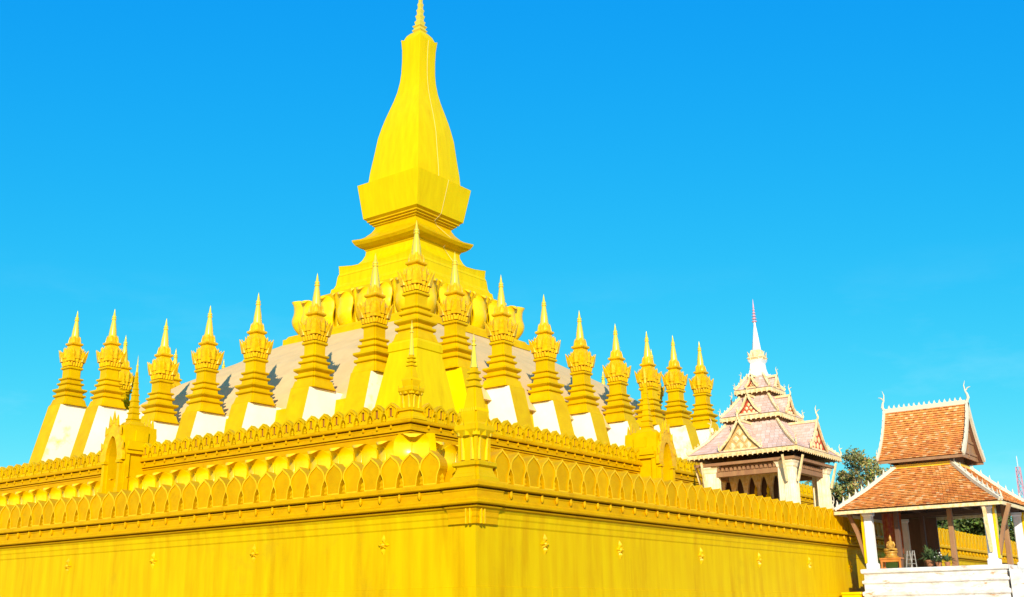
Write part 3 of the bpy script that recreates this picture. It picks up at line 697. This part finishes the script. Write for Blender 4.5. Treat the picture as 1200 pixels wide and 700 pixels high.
def ridge_spikes(mb, a, b, n, h, w, lean=0.0):
    a = Vector(a); b = Vector(b); d = (b-a).normalized(); s_ = d.cross(Vector((0,0,1))).normalized()
    for i in range(n):
        p = a.lerp(b, (i+0.5)/n); tp = p+Vector((0,0,h))+d*lean*h
        q = [p-d*w-s_*w*0.4, p+d*w-s_*w*0.4, p+d*w+s_*w*0.4, p-d*w+s_*w*0.4]; m_ = [tp.lerp(x, 0.45)+d*0.1*h for x in q]
        mb.add(q+m_+[tp], [(0,1,2,3)[::-1],(0,1,5,4),(1,2,6,5),(2,3,7,6),(3,0,4,7),(4,5,8),(5,6,8),(6,7,8),(7,4,8)])
def horn(mb, p, out, s_=1.0, r=0.05):
    p = Vector(p); o = Vector(out).normalized(); u = Vector((0,0,1))
    pts = [p, p+o*0.10*s_+u*0.22*s_, p+o*0.06*s_+u*0.45*s_, p-o*0.03*s_+u*0.62*s_, p+o*0.12*s_+u*0.80*s_, p+o*0.30*s_+u*0.86*s_]
    mb.tube(pts, [r*s_*1.5, r*s_*1.5, r*s_*1.1, r*s_*0.9, r*s_*0.7, 0.01], 6)
    mb.tube([pts[3], pts[3]+u*0.35*s_-o*0.04*s_, pts[3]+u*0.62*s_+o*0.05*s_], [r*s_*0.8, r*s_*0.6, 0.008], 5)

# ------------------------------------------------------------------ orange tiled gate pavilion in front of the right wall
pv = thing('gate_pavilion', 'open gate pavilion with two tier orange clay tile roof on white podium', 'pavilion', (33.0, -4.4, 0.0))
mb = MB()
def ring(v, z): return [(-3.3-v, -3.75-v, z), (3.3+v, -3.75-v, z), (3.3+v, 3.02+v, z), (-3.3-v, 3.02+v, z)]
mb.loft([ring(v, z) for v, z in ((0.25, 0), (0.25, 0.6), (0.05, 0.7), (0.05, 2.35), (0.12, 2.42), (0.12, 2.58), (0.02, 2.62), (0.02, 2.95), (0.10, 3.0), (0.10, 3.12), (0.0, 3.16), (0.0, 3.45), (0.10, 3.48), (0.12, 3.54), (0.12, 3.68), (0.04, 3.70))])
mb.build('podium', PODIUM, pv, bevel=0.02)
mb = MB(); mb.loft([[(x, y, z) for x, y in ((-3.2, -3.92), (-1.9, -3.92), (-1.9, -8.2), (-3.2, -8.2))] if False else [(x, -3.9-q, z) for x, q in ((-3.35, 0), (-2.9, 0), (-2.9, 3.4), (-3.35, 3.4))] for z in (0.0,)]+[[(-3.35, -3.9, 3.5), (-2.9, -3.9, 3.5), (-2.9, -7.3, 0.7), (-3.35, -7.3, 0.7)]]); mb.build('stair_balustrade', PODIUM, pv)
mb = MB()
for i in range(16):
    mb.box(-2.88, -3.91-0.26*(i+1), 0.0, 2.88, -3.911-0.26*i, 3.48-0.21*i)
mb.build('stair', PODIUM, pv)
col = None
for x in (-2.95, 2.95):
    for y in (-3.2, 2.62):
        mb = MB(); mb.square([(0.27, 3.702), (0.27, 3.95), (0.21, 4.0), (0.20, 6.3), (0.26, 6.36), (0.26, 6.5)], notch=0.04)
        c = mb.build('column', WHITE, pv, loc=(x, y, 0))
        sgn = 1 if y > 0 else -1
        mb = MB()                                       # carved bracket strut reaching out to the eaves
        mb.bar((0, sgn*0.28, 4.15), (0, sgn*0.62, 5.5), 0.16, 0.2); mb.bar((0, sgn*0.62, 5.5), (0, sgn*1.0, 6.5), 0.16, 0.18)
        mb.build('bracket', BROWN, c)
        mb = MB(); mb.box(-0.16, sgn*0.225 if sgn > 0 else -0.34, 3.99, 0.16, 0.34 if sgn > 0 else -0.225, 6.48); mb.build('pilaster', YELLOW, c)
        sx = -1 if x < 0 else 1
        if sgn < 0:
            mb = MB(); mb.bar((sx*0.24, 0, 4.3), (sx*0.55, 0, 5.6), 0.14, 0.18); mb.bar((sx*0.55, 0, 5.6), (sx*0.72, 0, 6.5), 0.14, 0.16); mb.build('bracket', TRIM, c)
for i, (x, y) in enumerate(((-2.2, -1.2), (-2.2, 1.45), (2.1, -2.75), (2.1, 1.45))):
    mb = MB(); mb.square([(0.13, 3.702), (0.12, 4.6), (0.11, 6.9)]); o = mb.build('post', BROWN if i % 2 == 0 else WOOD, pv, loc=(x, y, 0), bevel=0.015)
mb = MB(); mb.box(2.82, 0.9, 3.702, 2.92, 3.0, 6.5); mb.build('back_panel', WOOD, pv)
mb = MB()
for x in (-2.95, -2.2, 2.1, 2.95): mb.box(x-0.1, -3.5, 6.52, x+0.1, 3.0, 6.72)
for y in (-3.2, -1.2, 1.45, 2.62): mb.box(-3.1, y-0.09, 6.725, 3.1, y+0.09, 6.90)
for i in range(9): mb.box(-3.3, -3.4+0.8*i, 6.50, -2.6, -3.32+0.8*i, 6.60)
mb.build('roof_beams', WOOD, pv)
mb = MB(); mb.box(-2.9, -3.2, 6.95, 2.9, 2.9, 7.0); mb.build('ceiling', WOOD, pv)
ex, ey, ez, tx_, ty_, tz_ = 3.8, 4.05, 6.62, 1.55, 1.45, 8.78
cE = [(-ex,-ey,ez),(ex,-ey,ez),(ex,ey,ez),(-ex,ey,ez)]; cT = [(-tx_,-ty_,tz_),(tx_,-ty_,tz_),(tx_,ty_,tz_),(-tx_,ty_,tz_)]
mb = MB()
for i in range(4):
    j = (i+1) % 4; tiled(mb, cE[j], cE[i], cT[i], cT[j], 22, 0.17, CLAYS, lift=0.055, sagv=0.10)
mb.build('lower_roof', TILE, pv)
mb = MB()
for i in range(4):
    j = (i+1) % 4; mb.bar(Vector(cE[i])-Vector((0,0,0.12)), Vector(cE[j])-Vector((0,0,0.12)), 0.07, 0.16)
mb.build('eave_board', TRIM, pv)
for i in range(4):
    a = Vector(cE[i])+Vector((0,0,0.06)); b = Vector(cT[i])+Vector((0,0,0.08)); m_ = a.lerp(b, 0.5)-Vector((0,0,0.10))
    mb = MB(); mb.bar(a, m_, 0.24, 0.16); mb.bar(m_, b, 0.24, 0.16)
    ridge_spikes(mb, a+Vector((0,0,0.08)), m_+Vector((0,0,0.06)), 5, 0.32, 0.075); ridge_spikes(mb, m_+Vector((0,0,0.06)), b+Vector((0,0,0.06)), 4, 0.30, 0.075)
    horn(mb, a, (a.x, a.y, 0), 0.6, 0.05); mb.build('hip_ridge', LIME, pv)
mb = MB(); mb.box(-1.62, -1.52, 8.72, 1.62, 1.52, 8.92); mb.build('roof_collar', YELLOW, pv)
mb = MB(); mb.box(-1.38, -1.3, 8.9, 1.38, 1.3, 9.75)
for i in range(7):
    y = -1.2+0.4*i; mb.box(-1.43, y-0.05, 8.95, -1.381, y+0.05, 9.6); mb.box(1.381, y-0.05, 8.95, 1.43, y+0.05, 9.6)
mb.build('clerestory', BROWN, pv)
ux, uy, uz, rz_ = 2.0, 2.1, 9.16, 12.0
mb = MB()
for s_ in (-1, 1):
    tiled(mb, (s_*ux, -uy, uz), (s_*ux, uy, uz), (0, uy, rz_), (0, -uy, rz_), 24, 0.17, CLAYS, lift=0.055, sagv=0.22)
mb.build('upper_roof', TILE, pv)
def curve_pts(y, dz=0.0, n=8):
    nv = Vector((-(rz_-uz), 0, -ux)).normalized()
    return [Vector((-ux*(1-t), y, uz+(rz_-uz)*t+dz)) - Vector((-0.82, 0, 0.57))*0.22*4*t*(1-t) for t in [i/n for i in range(n+1)]]
for y in (-uy-0.06, uy+0.06):
    L = curve_pts(y, 0.05); pts_ = L+[Vector((-p.x, p.y, p.z)) for p in L[-2::-1]]
    mb = MB()
    for a, b in zip(pts_, pts_[1:]): mb.bar(a, b, 0.12, 0.24)
    for p in pts_[1:-1]:
        if abs(p.x) > 0.15: ridge_spikes(mb, p+Vector((math.copysign(0.06, p.x), 0, 0.08)), p+Vector((math.copysign(0.02, p.x), 0, 0.22)), 1, 0.22, 0.07)
    horn(mb, pts_[0], (-1, 0, 0), 0.45, 0.07); horn(mb, pts_[-1], (1, 0, 0), 0.45, 0.07)
    mb.build('bargeboard', LIME, pv)
    yi = y+(0.25 if y < 0 else -0.25)
    mb = MB(); G_ = [(p.x*0.93, p.z-0.08) for p in pts_]
    mb.prism(G_, (0, yi, 0), (1,0,0), (0,0,1), (0, 0.06, 0))
    fy = yi-0.05 if y < 0 else yi+0.062
    for z_, hw in ((9.35, 1.55), (9.95, 1.05), (10.6, 0.7), (11.2, 0.38)): mb.box(-hw, fy, z_, hw, fy+0.04, z_+0.12)
    mb.box(-0.06, fy+0.004, 9.2, 0.06, fy+0.044, 11.7)
    mb.build('gable', BROWN, pv)
    mb = MB(); horn(mb, (0, y, rz_+0.1), (0, -1 if y < 0 else 1, 0), 0.88, 0.055); mb.build('finial', LIME, pv)
mb = MB(); mb.bar((0, -uy, rz_+0.06), (0, uy, rz_+0.06), 0.22, 0.22); ridge_spikes(mb, (0, -uy+0.1, rz_+0.16), (0, uy-0.1, rz_+0.16), 15, 0.22, 0.085); mb.build('ridge', LIME, pv)
mb = MB()
for s_ in (-1, 1): mb.bar((s_*ux*1.005, -uy, uz-0.08), (s_*ux*1.005, uy, uz-0.08), 0.06, 0.14)
mb.build('eave_board', BROWN, pv)
# yellow step block at the foot of the podium, beside the wall
st = thing('step_block', 'low yellow block between the outer wall and the white podium', 'step', (29.9, -0.62, 0.0))
mb = MB(); mb.loft([[(-0.5-v, -0.55-v, z), (0.9, -0.55-v, z), (0.9, 0.35, z), (-0.5-v, 0.35, z)] for v, z in ((0.1, 0), (0.1, 0.3), (0, 0.36), (0, 2.46), (0.06, 2.5), (0.06, 2.6))]); mb.build('block', YELLOW, st)

# things standing inside the pavilion
FZ = 3.702
t = thing('altar_table', 'low orange lacquered altar table inside the tiled pavilion', 'table', (30.7, -2.55, FZ), -math.pi/2)
mb = MB(); mb.box(-0.55, -0.3, 0.46, 0.55, 0.3, 0.54); mb.build('table_top', ORANGE, t, bevel=0.01)
mb = MB(); mb.box(-0.5, -0.26, 0.34, 0.5, -0.22, 0.459); mb.box(-0.5, 0.22, 0.34, 0.5, 0.26, 0.459); mb.build('apron', ORANGE, t)
for x in (-0.46, 0.46):
    for y in (-0.22, 0.22):
        mb = MB(); mb.square([(0.06, 0), (0.04, 0.1), (0.05, 0.459)], x, y); mb.build('leg', ORANGE, t)
def seated_statue(k):
    """a small seated figure grown as one surface"""
    me = bpy.data.meshes.new('seated_figure')
    V = [(0,0,0.12),(0,0.01,0.3),(0,0,0.46),(0,0,0.54),(0,0,0.60),(0,0,0.70),(0,0,0.78),(0,0,0.86),
         (-0.15,0,0.46),(-0.20,0.0,0.32),(-0.15,-0.14,0.22),(-0.02,-0.2,0.20),
         (0.15,0,0.46),(0.20,0.0,0.32),(0.17,-0.12,0.2),(0.16,-0.2,0.13),
         (-0.13,-0.02,0.10),(-0.33,-0.12,0.08),(-0.12,-0.24,0.08),(0.06,-0.26,0.10),
         (0.13,-0.02,0.10),(0.33,-0.12,0.08),(0.12,-0.26,0.13),(-0.06,-0.27,0.14)]
    E_ = [(0,1),(1,2),(2,3),(3,4),(4,5),(5,6),(6,7),(2,8),(8,9),(9,10),(10,11),(2,12),(12,13),(13,14),(14,15),(0,16),(16,17),(17,18),(18,19),(0,20),(20,21),(21,22),(22,23)]
    rad = [.15,.13,.13,.055,.075,.085,.05,.012,.065,.05,.04,.028,.065,.05,.04,.028,.1,.085,.06,.04,.1,.085,.06,.04]
    me.from_pydata([tuple(c*k for c in v) for v in V], E_, [])
    o = bpy.data.objects.new('seated_figure', me); COL.objects.link(o)
    md = o.modifiers.new('skin', 'SKIN'); me.skin_vertices[0] if False else None
    for i, sv in enumerate(me.skin_vertices[0].data): sv.radius = (rad[i]*k, rad[i]*k)
    me.skin_vertices[0].data[0].use_root = True
    md2 = o.modifiers.new('sub', 'SUBSURF'); md2.levels = 1; md2.render_levels = 1
    me.materials.append(OLDGOLD); return o
bs = thing('seated_statue', 'small golden seated statue on a pedestal above the orange altar table', 'statue', (30.7, -2.55, FZ+0.542), -math.pi/2); bs.scale = (0.85, 0.85, 0.85)
mb = MB(); mb.lathe([(0.42, 0), (0.44, 0.06), (0.34, 0.12), (0.34, 0.24), (0.42, 0.30), (0.40, 0.36)], n=16); mb.build('pedestal', OLDGOLD, bs, smooth=40)
try:
    b_ = seated_statue(1.15); b_.parent = bs; b_.location = (0, 0.05, 0.36)
except Exception as e:
    print('statue', e)
def plant_pot(loc, label, s_, n, cols, blooms):
    r_ = thing('potted_plant', label, 'plant', loc)
    mb = MB(); mb.lathe([(0.13*s_, 0), (0.2*s_, 0.26*s_), (0.22*s_, 0.27*s_), (0.22*s_, 0.32*s_), (0.18*s_, 0.31*s_)], n=12); mb.build('pot', CLAY, r_)
    mb = MB(); rr = random.Random(n)
    for i in range(n):
        a = rr.random()*6.28; e = rr.uniform(0.1, 1.3); L = rr.uniform(0.35, 0.95)*s_; d = Vector((math.cos(a)*math.cos(e), math.sin(a)*math.cos(e), math.sin(e)))
        p = Vector((0,0,0.3*s_)); q = p+d*L; sd_ = d.cross(Vector((0,0,1))).normalized()*0.05*s_
        mid = p.lerp(q, 0.6)+Vector((0,0,0.08))
        mb.add([p, mid-sd_, q-Vector((0,0,0.12*s_)), mid+sd_], [(0,1,2,3)], rr.choice(cols))
    mb.build('leaves', FOL, r_)
    if blooms:
        mb = MB()
        for i in range(7):
            a = rr.random()*6.28; p = Vector((math.cos(a)*0.22*s_, math.sin(a)*0.22*s_, rr.uniform(0.55, 0.95)*s_))
            mb.lathe([(0.005, p.z-0.04), (0.05, p.z), (0.005, p.z+0.04)], p.x, p.y, 6)
        mb.build('blooms', blooms, r_)
GREENS = [(0.05,0.09,0.03),(0.07,0.12,0.035),(0.035,0.065,0.025),(0.09,0.13,0.04)]
plant_pot((31.0, -4.35, FZ), 'tall potted plant beside the wooden post in the tiled pavilion', 1.15, 60, GREENS, None)
plant_pot((30.6, -4.85, FZ), 'potted plant with white blooms on the pavilion floor', 0.75, 40, GREENS, WHITE)
plant_pot((30.5, -5.3, FZ), 'small dark potted plant nearest the middle of the pavilion floor', 0.7, 46, GREENS, None)
fr = thing('folding_frame', 'pale folding frame leaning beside the altar table', 'frame', (30.6, -3.5, FZ), -math.pi/2); fr.scale = (0.72, 0.72, 0.68)
for x0, x1, y0 in ((-0.30, 0.12, -0.1), (0.05, 0.42, -0.1)):
    mb = MB(); mb.bar((x0, y0, 0.0), (x0+0.12, 0.1, 1.25), 0.05, 0.05); mb.bar((x1, y0, 0.0), (x1-0.14, 0.1, 1.25), 0.05, 0.05)
    for q in (0.25, 0.5, 0.75): mb.bar((x0+0.12*q, y0+0.2*q, 1.25*q), (x1-0.14*q, y0+0.2*q, 1.25*q), 0.035, 0.035)
    mb.build('ladder_leg', GREYWOOD, fr)
bn = thing('hanging_banner', 'dark red cloth banner hanging at the back of the tiled pavilion', 'banner', (32.4, -2.2, 4.5), -math.pi/2)
mb = MB(); mb.loft([[(-0.5+i*0.1, 0.05*math.sin(i*1.7), z) for i in range(11)]+[(0.5-i*0.1, 0.05*math.sin((10-i)*1.7)+0.02, z) for i in range(11)] for z in (0, 2.1)]); mb.build('cloth', CLOTH, bn)
mb = MB(); mb.bar((-0.55, 0, 2.12), (0.55, 0, 2.12), 0.05); mb.build('rail', WOOD, bn)

# ------------------------------------------------------------------ pale prayer pavilion on the first terrace
pp = thing('prayer_pavilion', 'cream prayer pavilion with stacked pink tile roofs and white spire behind the wall', 'pavilion', (31.15, 4.05, 5.25))
BZ = 5.25
def z_(z): return z-BZ
mb = MB(); mb.square([(2.9, 0.002), (2.9, 0.25), (2.8, 0.3), (2.8, 0.45)]); mb.build('floor', CREAM, pp)
for sx in (-1, 1):
    for sy in (-1, 1):
        mb = MB()
        for (ox, oy, h) in ((0, 0, 0.30), (-sx*0.42, 0, 0.22), (0, -sy*0.42, 0.22)):
            cx_, cy_ = sx*2.35+ox, sy*2.35+oy
            mb.square([(h+0.08, 0.452), (h+0.08, 0.7), (h, 0.8), (h-0.02, 3.75), (h+0.03, 3.82), (h+0.06, 3.95), (h+0.12, 4.05), (h+0.12, 4.12)], cx_, cy_, notch=0.06)
            for k in (-1, 0, 1):                     # flutes
                mb.box(cx_+k*0.11-0.025, cy_-h-0.018, 0.9, cx_+k*0.11+0.025, cy_-h+0.03, 3.7); mb.box(cx_-h-0.018, cy_+k*0.11-0.025, 0.9, cx_-h+0.03, cy_+k*0.11+0.025, 3.7)
        c = mb.build('pillar_cluster', CREAM, pp)
        mb = MB()
        for (dx, dy) in ((sx, 0), (0, sy)):
            mb.bar((sx*2.35+dx*0.42, sy*2.35+dy*0.42, 3.0), (sx*2.35+dx*0.62, sy*2.35+dy*0.62, 3.7), 0.10, 0.14); mb.bar((sx*2.35+dx*0.62, sy*2.35+dy*0.62, 3.7), (sx*2.35+dx*0.80, sy*2.35+dy*0.80, 4.35), 0.09, 0.12)
        mb.build('bracket', TRIM, c)
mb = MB()
for a in range(4):
    Rm = Matrix.Rotation(a*math.pi/2, 3, 'Z')
    def B3(x0, y0, z0, x1, y1, z1):
        m2 = MB(); m2.box(x0, y0, z0, x1, y1, z1); mb.add([tuple(Rm @ Vector(v)) for v in m2.v], m2.f)
    B3(-2.0, -2.55, 3.55, 2.0, -2.2, 3.80); B3(-2.0, -2.48, 3.801, 2.0, -2.25, 4.05)
    for i in range(16): B3(-1.95+i*0.25, -2.60, 3.83, -1.81+i*0.25, -2.481, 4.02)
mb.build('beam', BROWN, pp)
mb = MB(); mb.box(-2.85, -2.85, 4.13, 2.85, 2.85, 4.28); mb.build('ceiling', BROWN, pp)
# inner shrine wall with a row of pointed openings
inner = MB()
for i in range(5):
    m2 = MB(); arch_wall(m2, 0.235, 0.452, 2.95, 3.72, 0.36, 3.95, 0.0, 0.16, cx=0.72*(i-2))
    inner.add([(-0.15+y, -x+0.85, z) for x, y, z in m2.v], m2.f)
inner.build('arcade_screen', TRIM, pp)
mb = MB(); mb.box(0.35, -0.95, 0.452, 0.5, 2.7, 3.95); mb.box(0.02, 2.66, 0.452, 0.349, 2.74, 3.95); mb.build('inner_wall', WOOD, pp)
# yellow figures between the arches
for y in (0.52, -0.2):
    mb = MB(); mb.lathe([(0.16, 0.452), (0.18, 1.2), (0.13, 1.9), (0.17, 2.3), (0.16, 2.55), (0.06, 2.7), (0.09, 2.8), (0.09, 2.95), (0.05, 3.05), (0.004, 3.25)], -0.35, y, 10); mb.build('gilded_post', RELIEF, pp, smooth=40)

def gable_tier(zE, half, gw, gd, gz, top_half, zT, rows, name, ped_mat):
    """square hipped roof ring with a gablet projecting on each side"""
    cE = [(-half,-half,zE),(half,-half,zE),(half,half,zE),(-half,half,zE)]; cT = [(-top_half,-top_half,zT),(top_half,-top_half,zT),(top_half,top_half,zT),(-top_half,top_half,zT)]
    mb = MB()
    for i in range(4):
        j = (i+1) % 4; tiled(mb, cE[j], cE[i], cT[i], cT[j], rows, 0.26, PINKS, lift=0.02, sagv=0.04*half)
        Rm = Matrix.Rotation(i*math.pi/2, 3, 'Z')
        for s_ in (-1, 1):
            P = [Rm @ Vector(v) for v in ((s_*gw, -half+0.02, zE+0.10), (s_*gw, -half+gd, zE+0.10), (0, -half+gd, gz), (0, -half+0.02, gz))]
            tiled(mb, P[0], P[1], P[2], P[3], max(4, rows-1), 0.26, PINKS, lift=0.02, sagv=0.05)
    mb.build('tile_roof', PINK, pp)
    mb = MB()
    for i in range(4):
        j = (i+1) % 4
        dz = Vector((0,0,0.13)); mb.bar(Vector(cE[i])-dz, Vector(cE[j])-dz, 0.10, 0.20)
        a = Vector(cE[i]); b = Vector(cE[j]); n = int((b-a).length/0.28)
        for k in range(n):
            p = a.lerp(b, (k+0.5)/n); dd = Vector((a.x+b.x, a.y+b.y, 0)).normalized(); mb.petal(p+dd*0.07-Vector((0,0,0.30)), dd, 0.22, lambda t: 0.11*(0.2+0.8*t), lambda t: 0, ridge=0.01, thick=0.03, nt=2, nu=2)
    mb.build('eave_trim', TRIM, pp)
    for i in range(4):
        h_ = MB(); a = Vector(cE[i])+Vector((0,0,0.06)); b = Vector(cT[i])+Vector((0,0,0.06)); m_ = a.lerp(b, 0.5)-Vector((0,0,0.04*half))
        h_.bar(a, m_, 0.13, 0.12); h_.bar(m_, b, 0.13, 0.12); ridge_spikes(h_, a+Vector((0,0,.05)), b+Vector((0,0,.05)), max(4, int((b-a).length/0.22)), 0.12, 0.035)
        horn(h_, a, (a.x, a.y, 0), 0.30*half**0.5, 0.06); h_.build('hip_ridge', TRIM, pp)
        Rm = Matrix.Rotation(i*math.pi/2, 3, 'Z'); yf = -half-0.03
        poly = [(-gw*0.93, zE+0.02), (gw*0.93, zE+0.02), (gw*0.52, zE+(gz-zE)*0.40), (0, gz-0.10), (-gw*0.52, zE+(gz-zE)*0.40)]
        p_ = MB(); m2 = MB(); m2.prism(poly, (0, yf+0.10, 0), (1,0,0), (0,0,1), (0, 0.06, 0)); p_.add([tuple(Rm @ Vector(v)) for v in m2.v], m2.f)
        pd = p_.build('pediment', ped_mat[i], pp)
        r_ = MB(); m2 = MB()
        k_ = gw/1.1
        for q, zz in ((-0.45, 0.18), (0, 0.18), (0.45, 0.18), (-0.22, 0.52), (0.22, 0.52), (0, 0.86)):
            if zz*k_ < (gz-zE)*0.8:
                m2.petal((q*k_, yf+0.095, zE+zz*k_-0.08*k_), (0,-1,0), 0.34*k_, lambda t: 0.17*k_*math.sin(max(0.05, t)*math.pi*0.97)+0.004, lambda t: 0.02, ridge=0.05, thick=0.02, nt=5, nu=2)
        m2.box(-gw*0.85, yf+0.03, zE+0.03, gw*0.85, yf+0.099, zE+0.12)
        r_.add([tuple(Rm @ Vector(v)) for v in m2.v], m2.f); r_.build('relief', TRIM, pd)
        b_ = MB(); m2 = MB()
        for s_ in (-1, 1):
            A_ = Vector((s_*gw*1.06, yf, zE+0.08)); Mm = Vector((s_*gw*0.52, yf, zE+(gz-zE)*0.44)); Bp = Vector((0, yf, gz+0.08))
            m2.bar(A_, Mm, 0.10, 0.11); m2.bar(Mm, Bp, 0.10, 0.11); ridge_spikes(m2, A_+Vector((0,0,.06)), Bp+Vector((0,0,.04)), max(5, int(gw*6)), 0.11, 0.035)
            horn(m2, A_, (s_, 0, 0), 0.24*half**0.5, 0.06)
        horn(m2, (0, yf, gz+0.08), (0, -1, 0), 0.38*half**0.5, 0.055)
        m2.bar((0, yf, gz+0.06), (0, -half+gd, gz+0.06), 0.12, 0.12)
        b_.add([tuple(Rm @ Vector(v)) for v in m2.v], m2.f); b_.build('bargeboard', TRIM, pd)
# rotation index 0 faces -Y (right in the photo), 3 faces -X
gable_tier(z_(10.02), 3.15, 1.15, 1.7, z_(11.62), 1.5, z_(11.75), 10, 'low', [RED, CREAM, RED, CARVED])
mb = MB(); mb.square([(1.48, z_(11.55)), (1.40, z_(12.25))]); mb.build('drum', BROWN, pp)
gable_tier(z_(12.15), 1.72, 0.66, 0.9, z_(13.2), 0.85, z_(13.3), 7, 'mid', [RED, CREAM, RED, RED])
mb = MB(); mb.square([(0.84, z_(13.1)), (0.80, z_(13.75))]); mb.build('drum', BROWN, pp)
gable_tier(z_(13.72), 1.05, 0.36, 0.5, z_(14.42), 0.45, z_(14.6), 5, 'top', [RED, CREAM, RED, RED])
mb = MB(); mb.square([(0.50, z_(14.5)), (0.50, z_(14.68)), (0.42, z_(14.74)), (0.36, z_(15.0)), (0.33, z_(15.3)), (0.38, z_(15.4)), (0.44, z_(15.5))], notch=0.04); mb.build('spire_base', WHITE, pp)
mb = MB(); mb.square([(0.36, z_(15.5)), (0.46, z_(15.62)), (0.34, z_(15.75)), (0.26, z_(16.1))], notch=0.03)
for a in range(8):
    ang = a*math.pi/4; d = Vector((math.cos(ang), math.sin(ang), 0)); r = 0.36 if a % 2 == 0 else 0.48
    mb.petal(d*r+Vector((0,0,z_(15.5))), d, 0.5, lambda t: 0.15*(1-t**2)+0.004, lambda t: 0.10*t*t, ridge=0.04, thick=0.05, nt=4, nu=2)
mb.build('spire_lotus', TRIM, pp)
mb = MB(); mb.lathe([(0.27, z_(16.0)), (0.22, z_(16.4)), (0.12, z_(17.2)), (0.06, z_(17.6)), (0.06, z_(17.75))], n=10); mb.build('spire', WHITE, pp, smooth=40)
mb = MB(); zz = z_(17.75)
for i in range(6):
    r = 0.15-0.02*i; mb.lathe([(0.04, zz), (r, zz+0.03), (r, zz+0.07), (0.035, zz+0.13), (0.03, zz+0.17)], n=8); zz += 0.17
mb.lathe([(0.03, zz), (0.004, zz+0.4)], n=6); mb.build('ringed_finial', PINKSTEEL, pp)

# ------------------------------------------------------------------ trees
def tree(label, loc, h, crown_r, crown_h, n_clump, leaves, ls, cols, seed, trunk=0.16, gaps=0.35, group='trees beyond the walls'):
    rr = random.Random(seed); root = thing('leafy_tree', label, 'tree', loc, 0, group)
    mb = MB(); cz = h-crown_h*0.5; cl = []
    for i in range(n_clump):
        while True:
            p = Vector((rr.uniform(-1,1), rr.uniform(-1,1), rr.uniform(-1,1)))
            if 0.15 < p.length < 1: break
        cl.append(Vector((p.x*crown_r, p.y*crown_r, cz+p.z*crown_h*0.5)))
    base = Vector((0,0,0)); fork = Vector((rr.uniform(-.3,.3), rr.uniform(-.3,.3), h-crown_h*0.95))
    mb.tube([base, fork*0.5+Vector((0.1,0,0)), fork, Vector((0,0,cz+crown_h*0.25))], [trunk*1.3, trunk, trunk*0.8, trunk*0.25], 8)
    for c in cl[::2]:
        a = fork.lerp(Vector((0,0,cz)), rr.random()); mb.tube([a, a.lerp(c, 0.5)+Vector((0,0,0.2)), c], [trunk*0.4, trunk*0.22, trunk*0.06], 5)
    mb.build('trunk', BARK, root)
    mb = MB()
    for c in cl:
        R_ = crown_r*rr.uniform(0.2, 0.42); tone = rr.uniform(0.65, 1.25)
        for k in range(leaves):
            d = Vector((rr.gauss(0,1), rr.gauss(0,1), rr.gauss(0,0.75))); d = d.normalized()*(rr.random()**0.5)
            p = c+d*R_; n_ = Vector((rr.gauss(0,1), rr.gauss(0,1), rr.gauss(0.6,1))).normalized()
            u = n_.orthogonal().normalized(); v = n_.cross(u); s_ = ls*rr.uniform(0.6, 1.3); a = rr.random()*6.28
            uu = u*math.cos(a)+v*math.sin(a); vv = n_.cross(uu)
            cc = rr.choice(cols); cc = tuple(x*tone*rr.uniform(0.85, 1.15) for x in cc)
            mb.add([p-uu*s_, p-vv*s_*0.45, p+uu*s_, p+vv*s_*0.45], [(0,1,2,3)], cc)
    mb.build('crown', FOL, root)
OLV = [(0.26,0.28,0.06),(0.19,0.22,0.05),(0.32,0.29,0.08),(0.36,0.25,0.08)]
DRK = [(0.09,0.14,0.025),(0.12,0.18,0.03),(0.06,0.10,0.018),(0.16,0.19,0.04)]
tree('olive tree between the cream pavilion and the tiled pavilion, rounded tall crown', (76, 14.3, 0), 16.2, 2.3, 6.2, 34, 150, 0.16, OLV, 11)
tree('olive tree showing through the side opening of the cream pavilion', (78, 19.2, 0), 14.6, 2.4, 7.5, 34, 130, 0.17, OLV, 12)
tree('dark bushy tree low behind the left hip of the tiled roof', (80, 12.6, 0), 14.0, 2.2, 6.5, 32, 130, 0.17, DRK, 13)
tree('small olive tree touching the corner of the cream pavilion roof', (77, 17.0, 0), 15.4, 1.7, 6.0, 26, 130, 0.16, OLV, 14)
for i, (x, y, h, r) in enumerate(((84, 10.2, 12.6, 3.0), (86, 7.4, 12.4, 3.0), (85, 4.8, 11.8, 2.8), (87, 1.4, 10.4, 2.6))):
    tree(['dark green tree seen over the wall at the left of the pavilion opening', 'dark green tree seen over the wall in the middle of the pavilion opening',
          'dark green tree seen over the wall beside the brown post', 'dark green tree seen over the wall behind the right columns'][i], (x, y, 0), h, r, 6.0, 70, 140, 0.21, DRK, 30+i)

# ------------------------------------------------------------------ far lattice mast
tw = thing('lattice_mast', 'distant red and white lattice mast at the right edge beyond the pavilion', 'tower', (300, 48.0, 0))
Hm = 39.0
for sx, sy in ((1,1),(1,-1),(-1,1),(-1,-1)):
    mb = MB(); mb.bar((sx*1.3, sy*1.3, 0), (sx*0.5, sy*0.5, Hm), 0.16); mb.build('leg', PINKSTEEL, tw)
mb = MB()
for k in range(14):
    z0 = Hm*k/14; z1 = Hm*(k+1)/14; r0 = 1.3-0.8*k/14; r1 = 1.3-0.8*(k+1)/14
    for a in range(4):
        Rm = Matrix.Rotation(a*math.pi/2, 3, 'Z'); mb.bar(Rm @ Vector((-r0,-r0,z0)), Rm @ Vector((r1,-r1,z1)), 0.09); mb.bar(Rm @ Vector((r0,-r0,z0)), Rm @ Vector((-r1,-r1,z1)), 0.09)
        mb.bar(Rm @ Vector((-r1,-r1,z1)), Rm @ Vector((r1,-r1,z1)), 0.09)
mb.build('bracing', PINKSTEEL, tw)
mb = MB(); mb.tube([(0,0,Hm), (0,0,Hm+3)], 0.12, 6); mb.build('antenna', STEEL, tw)
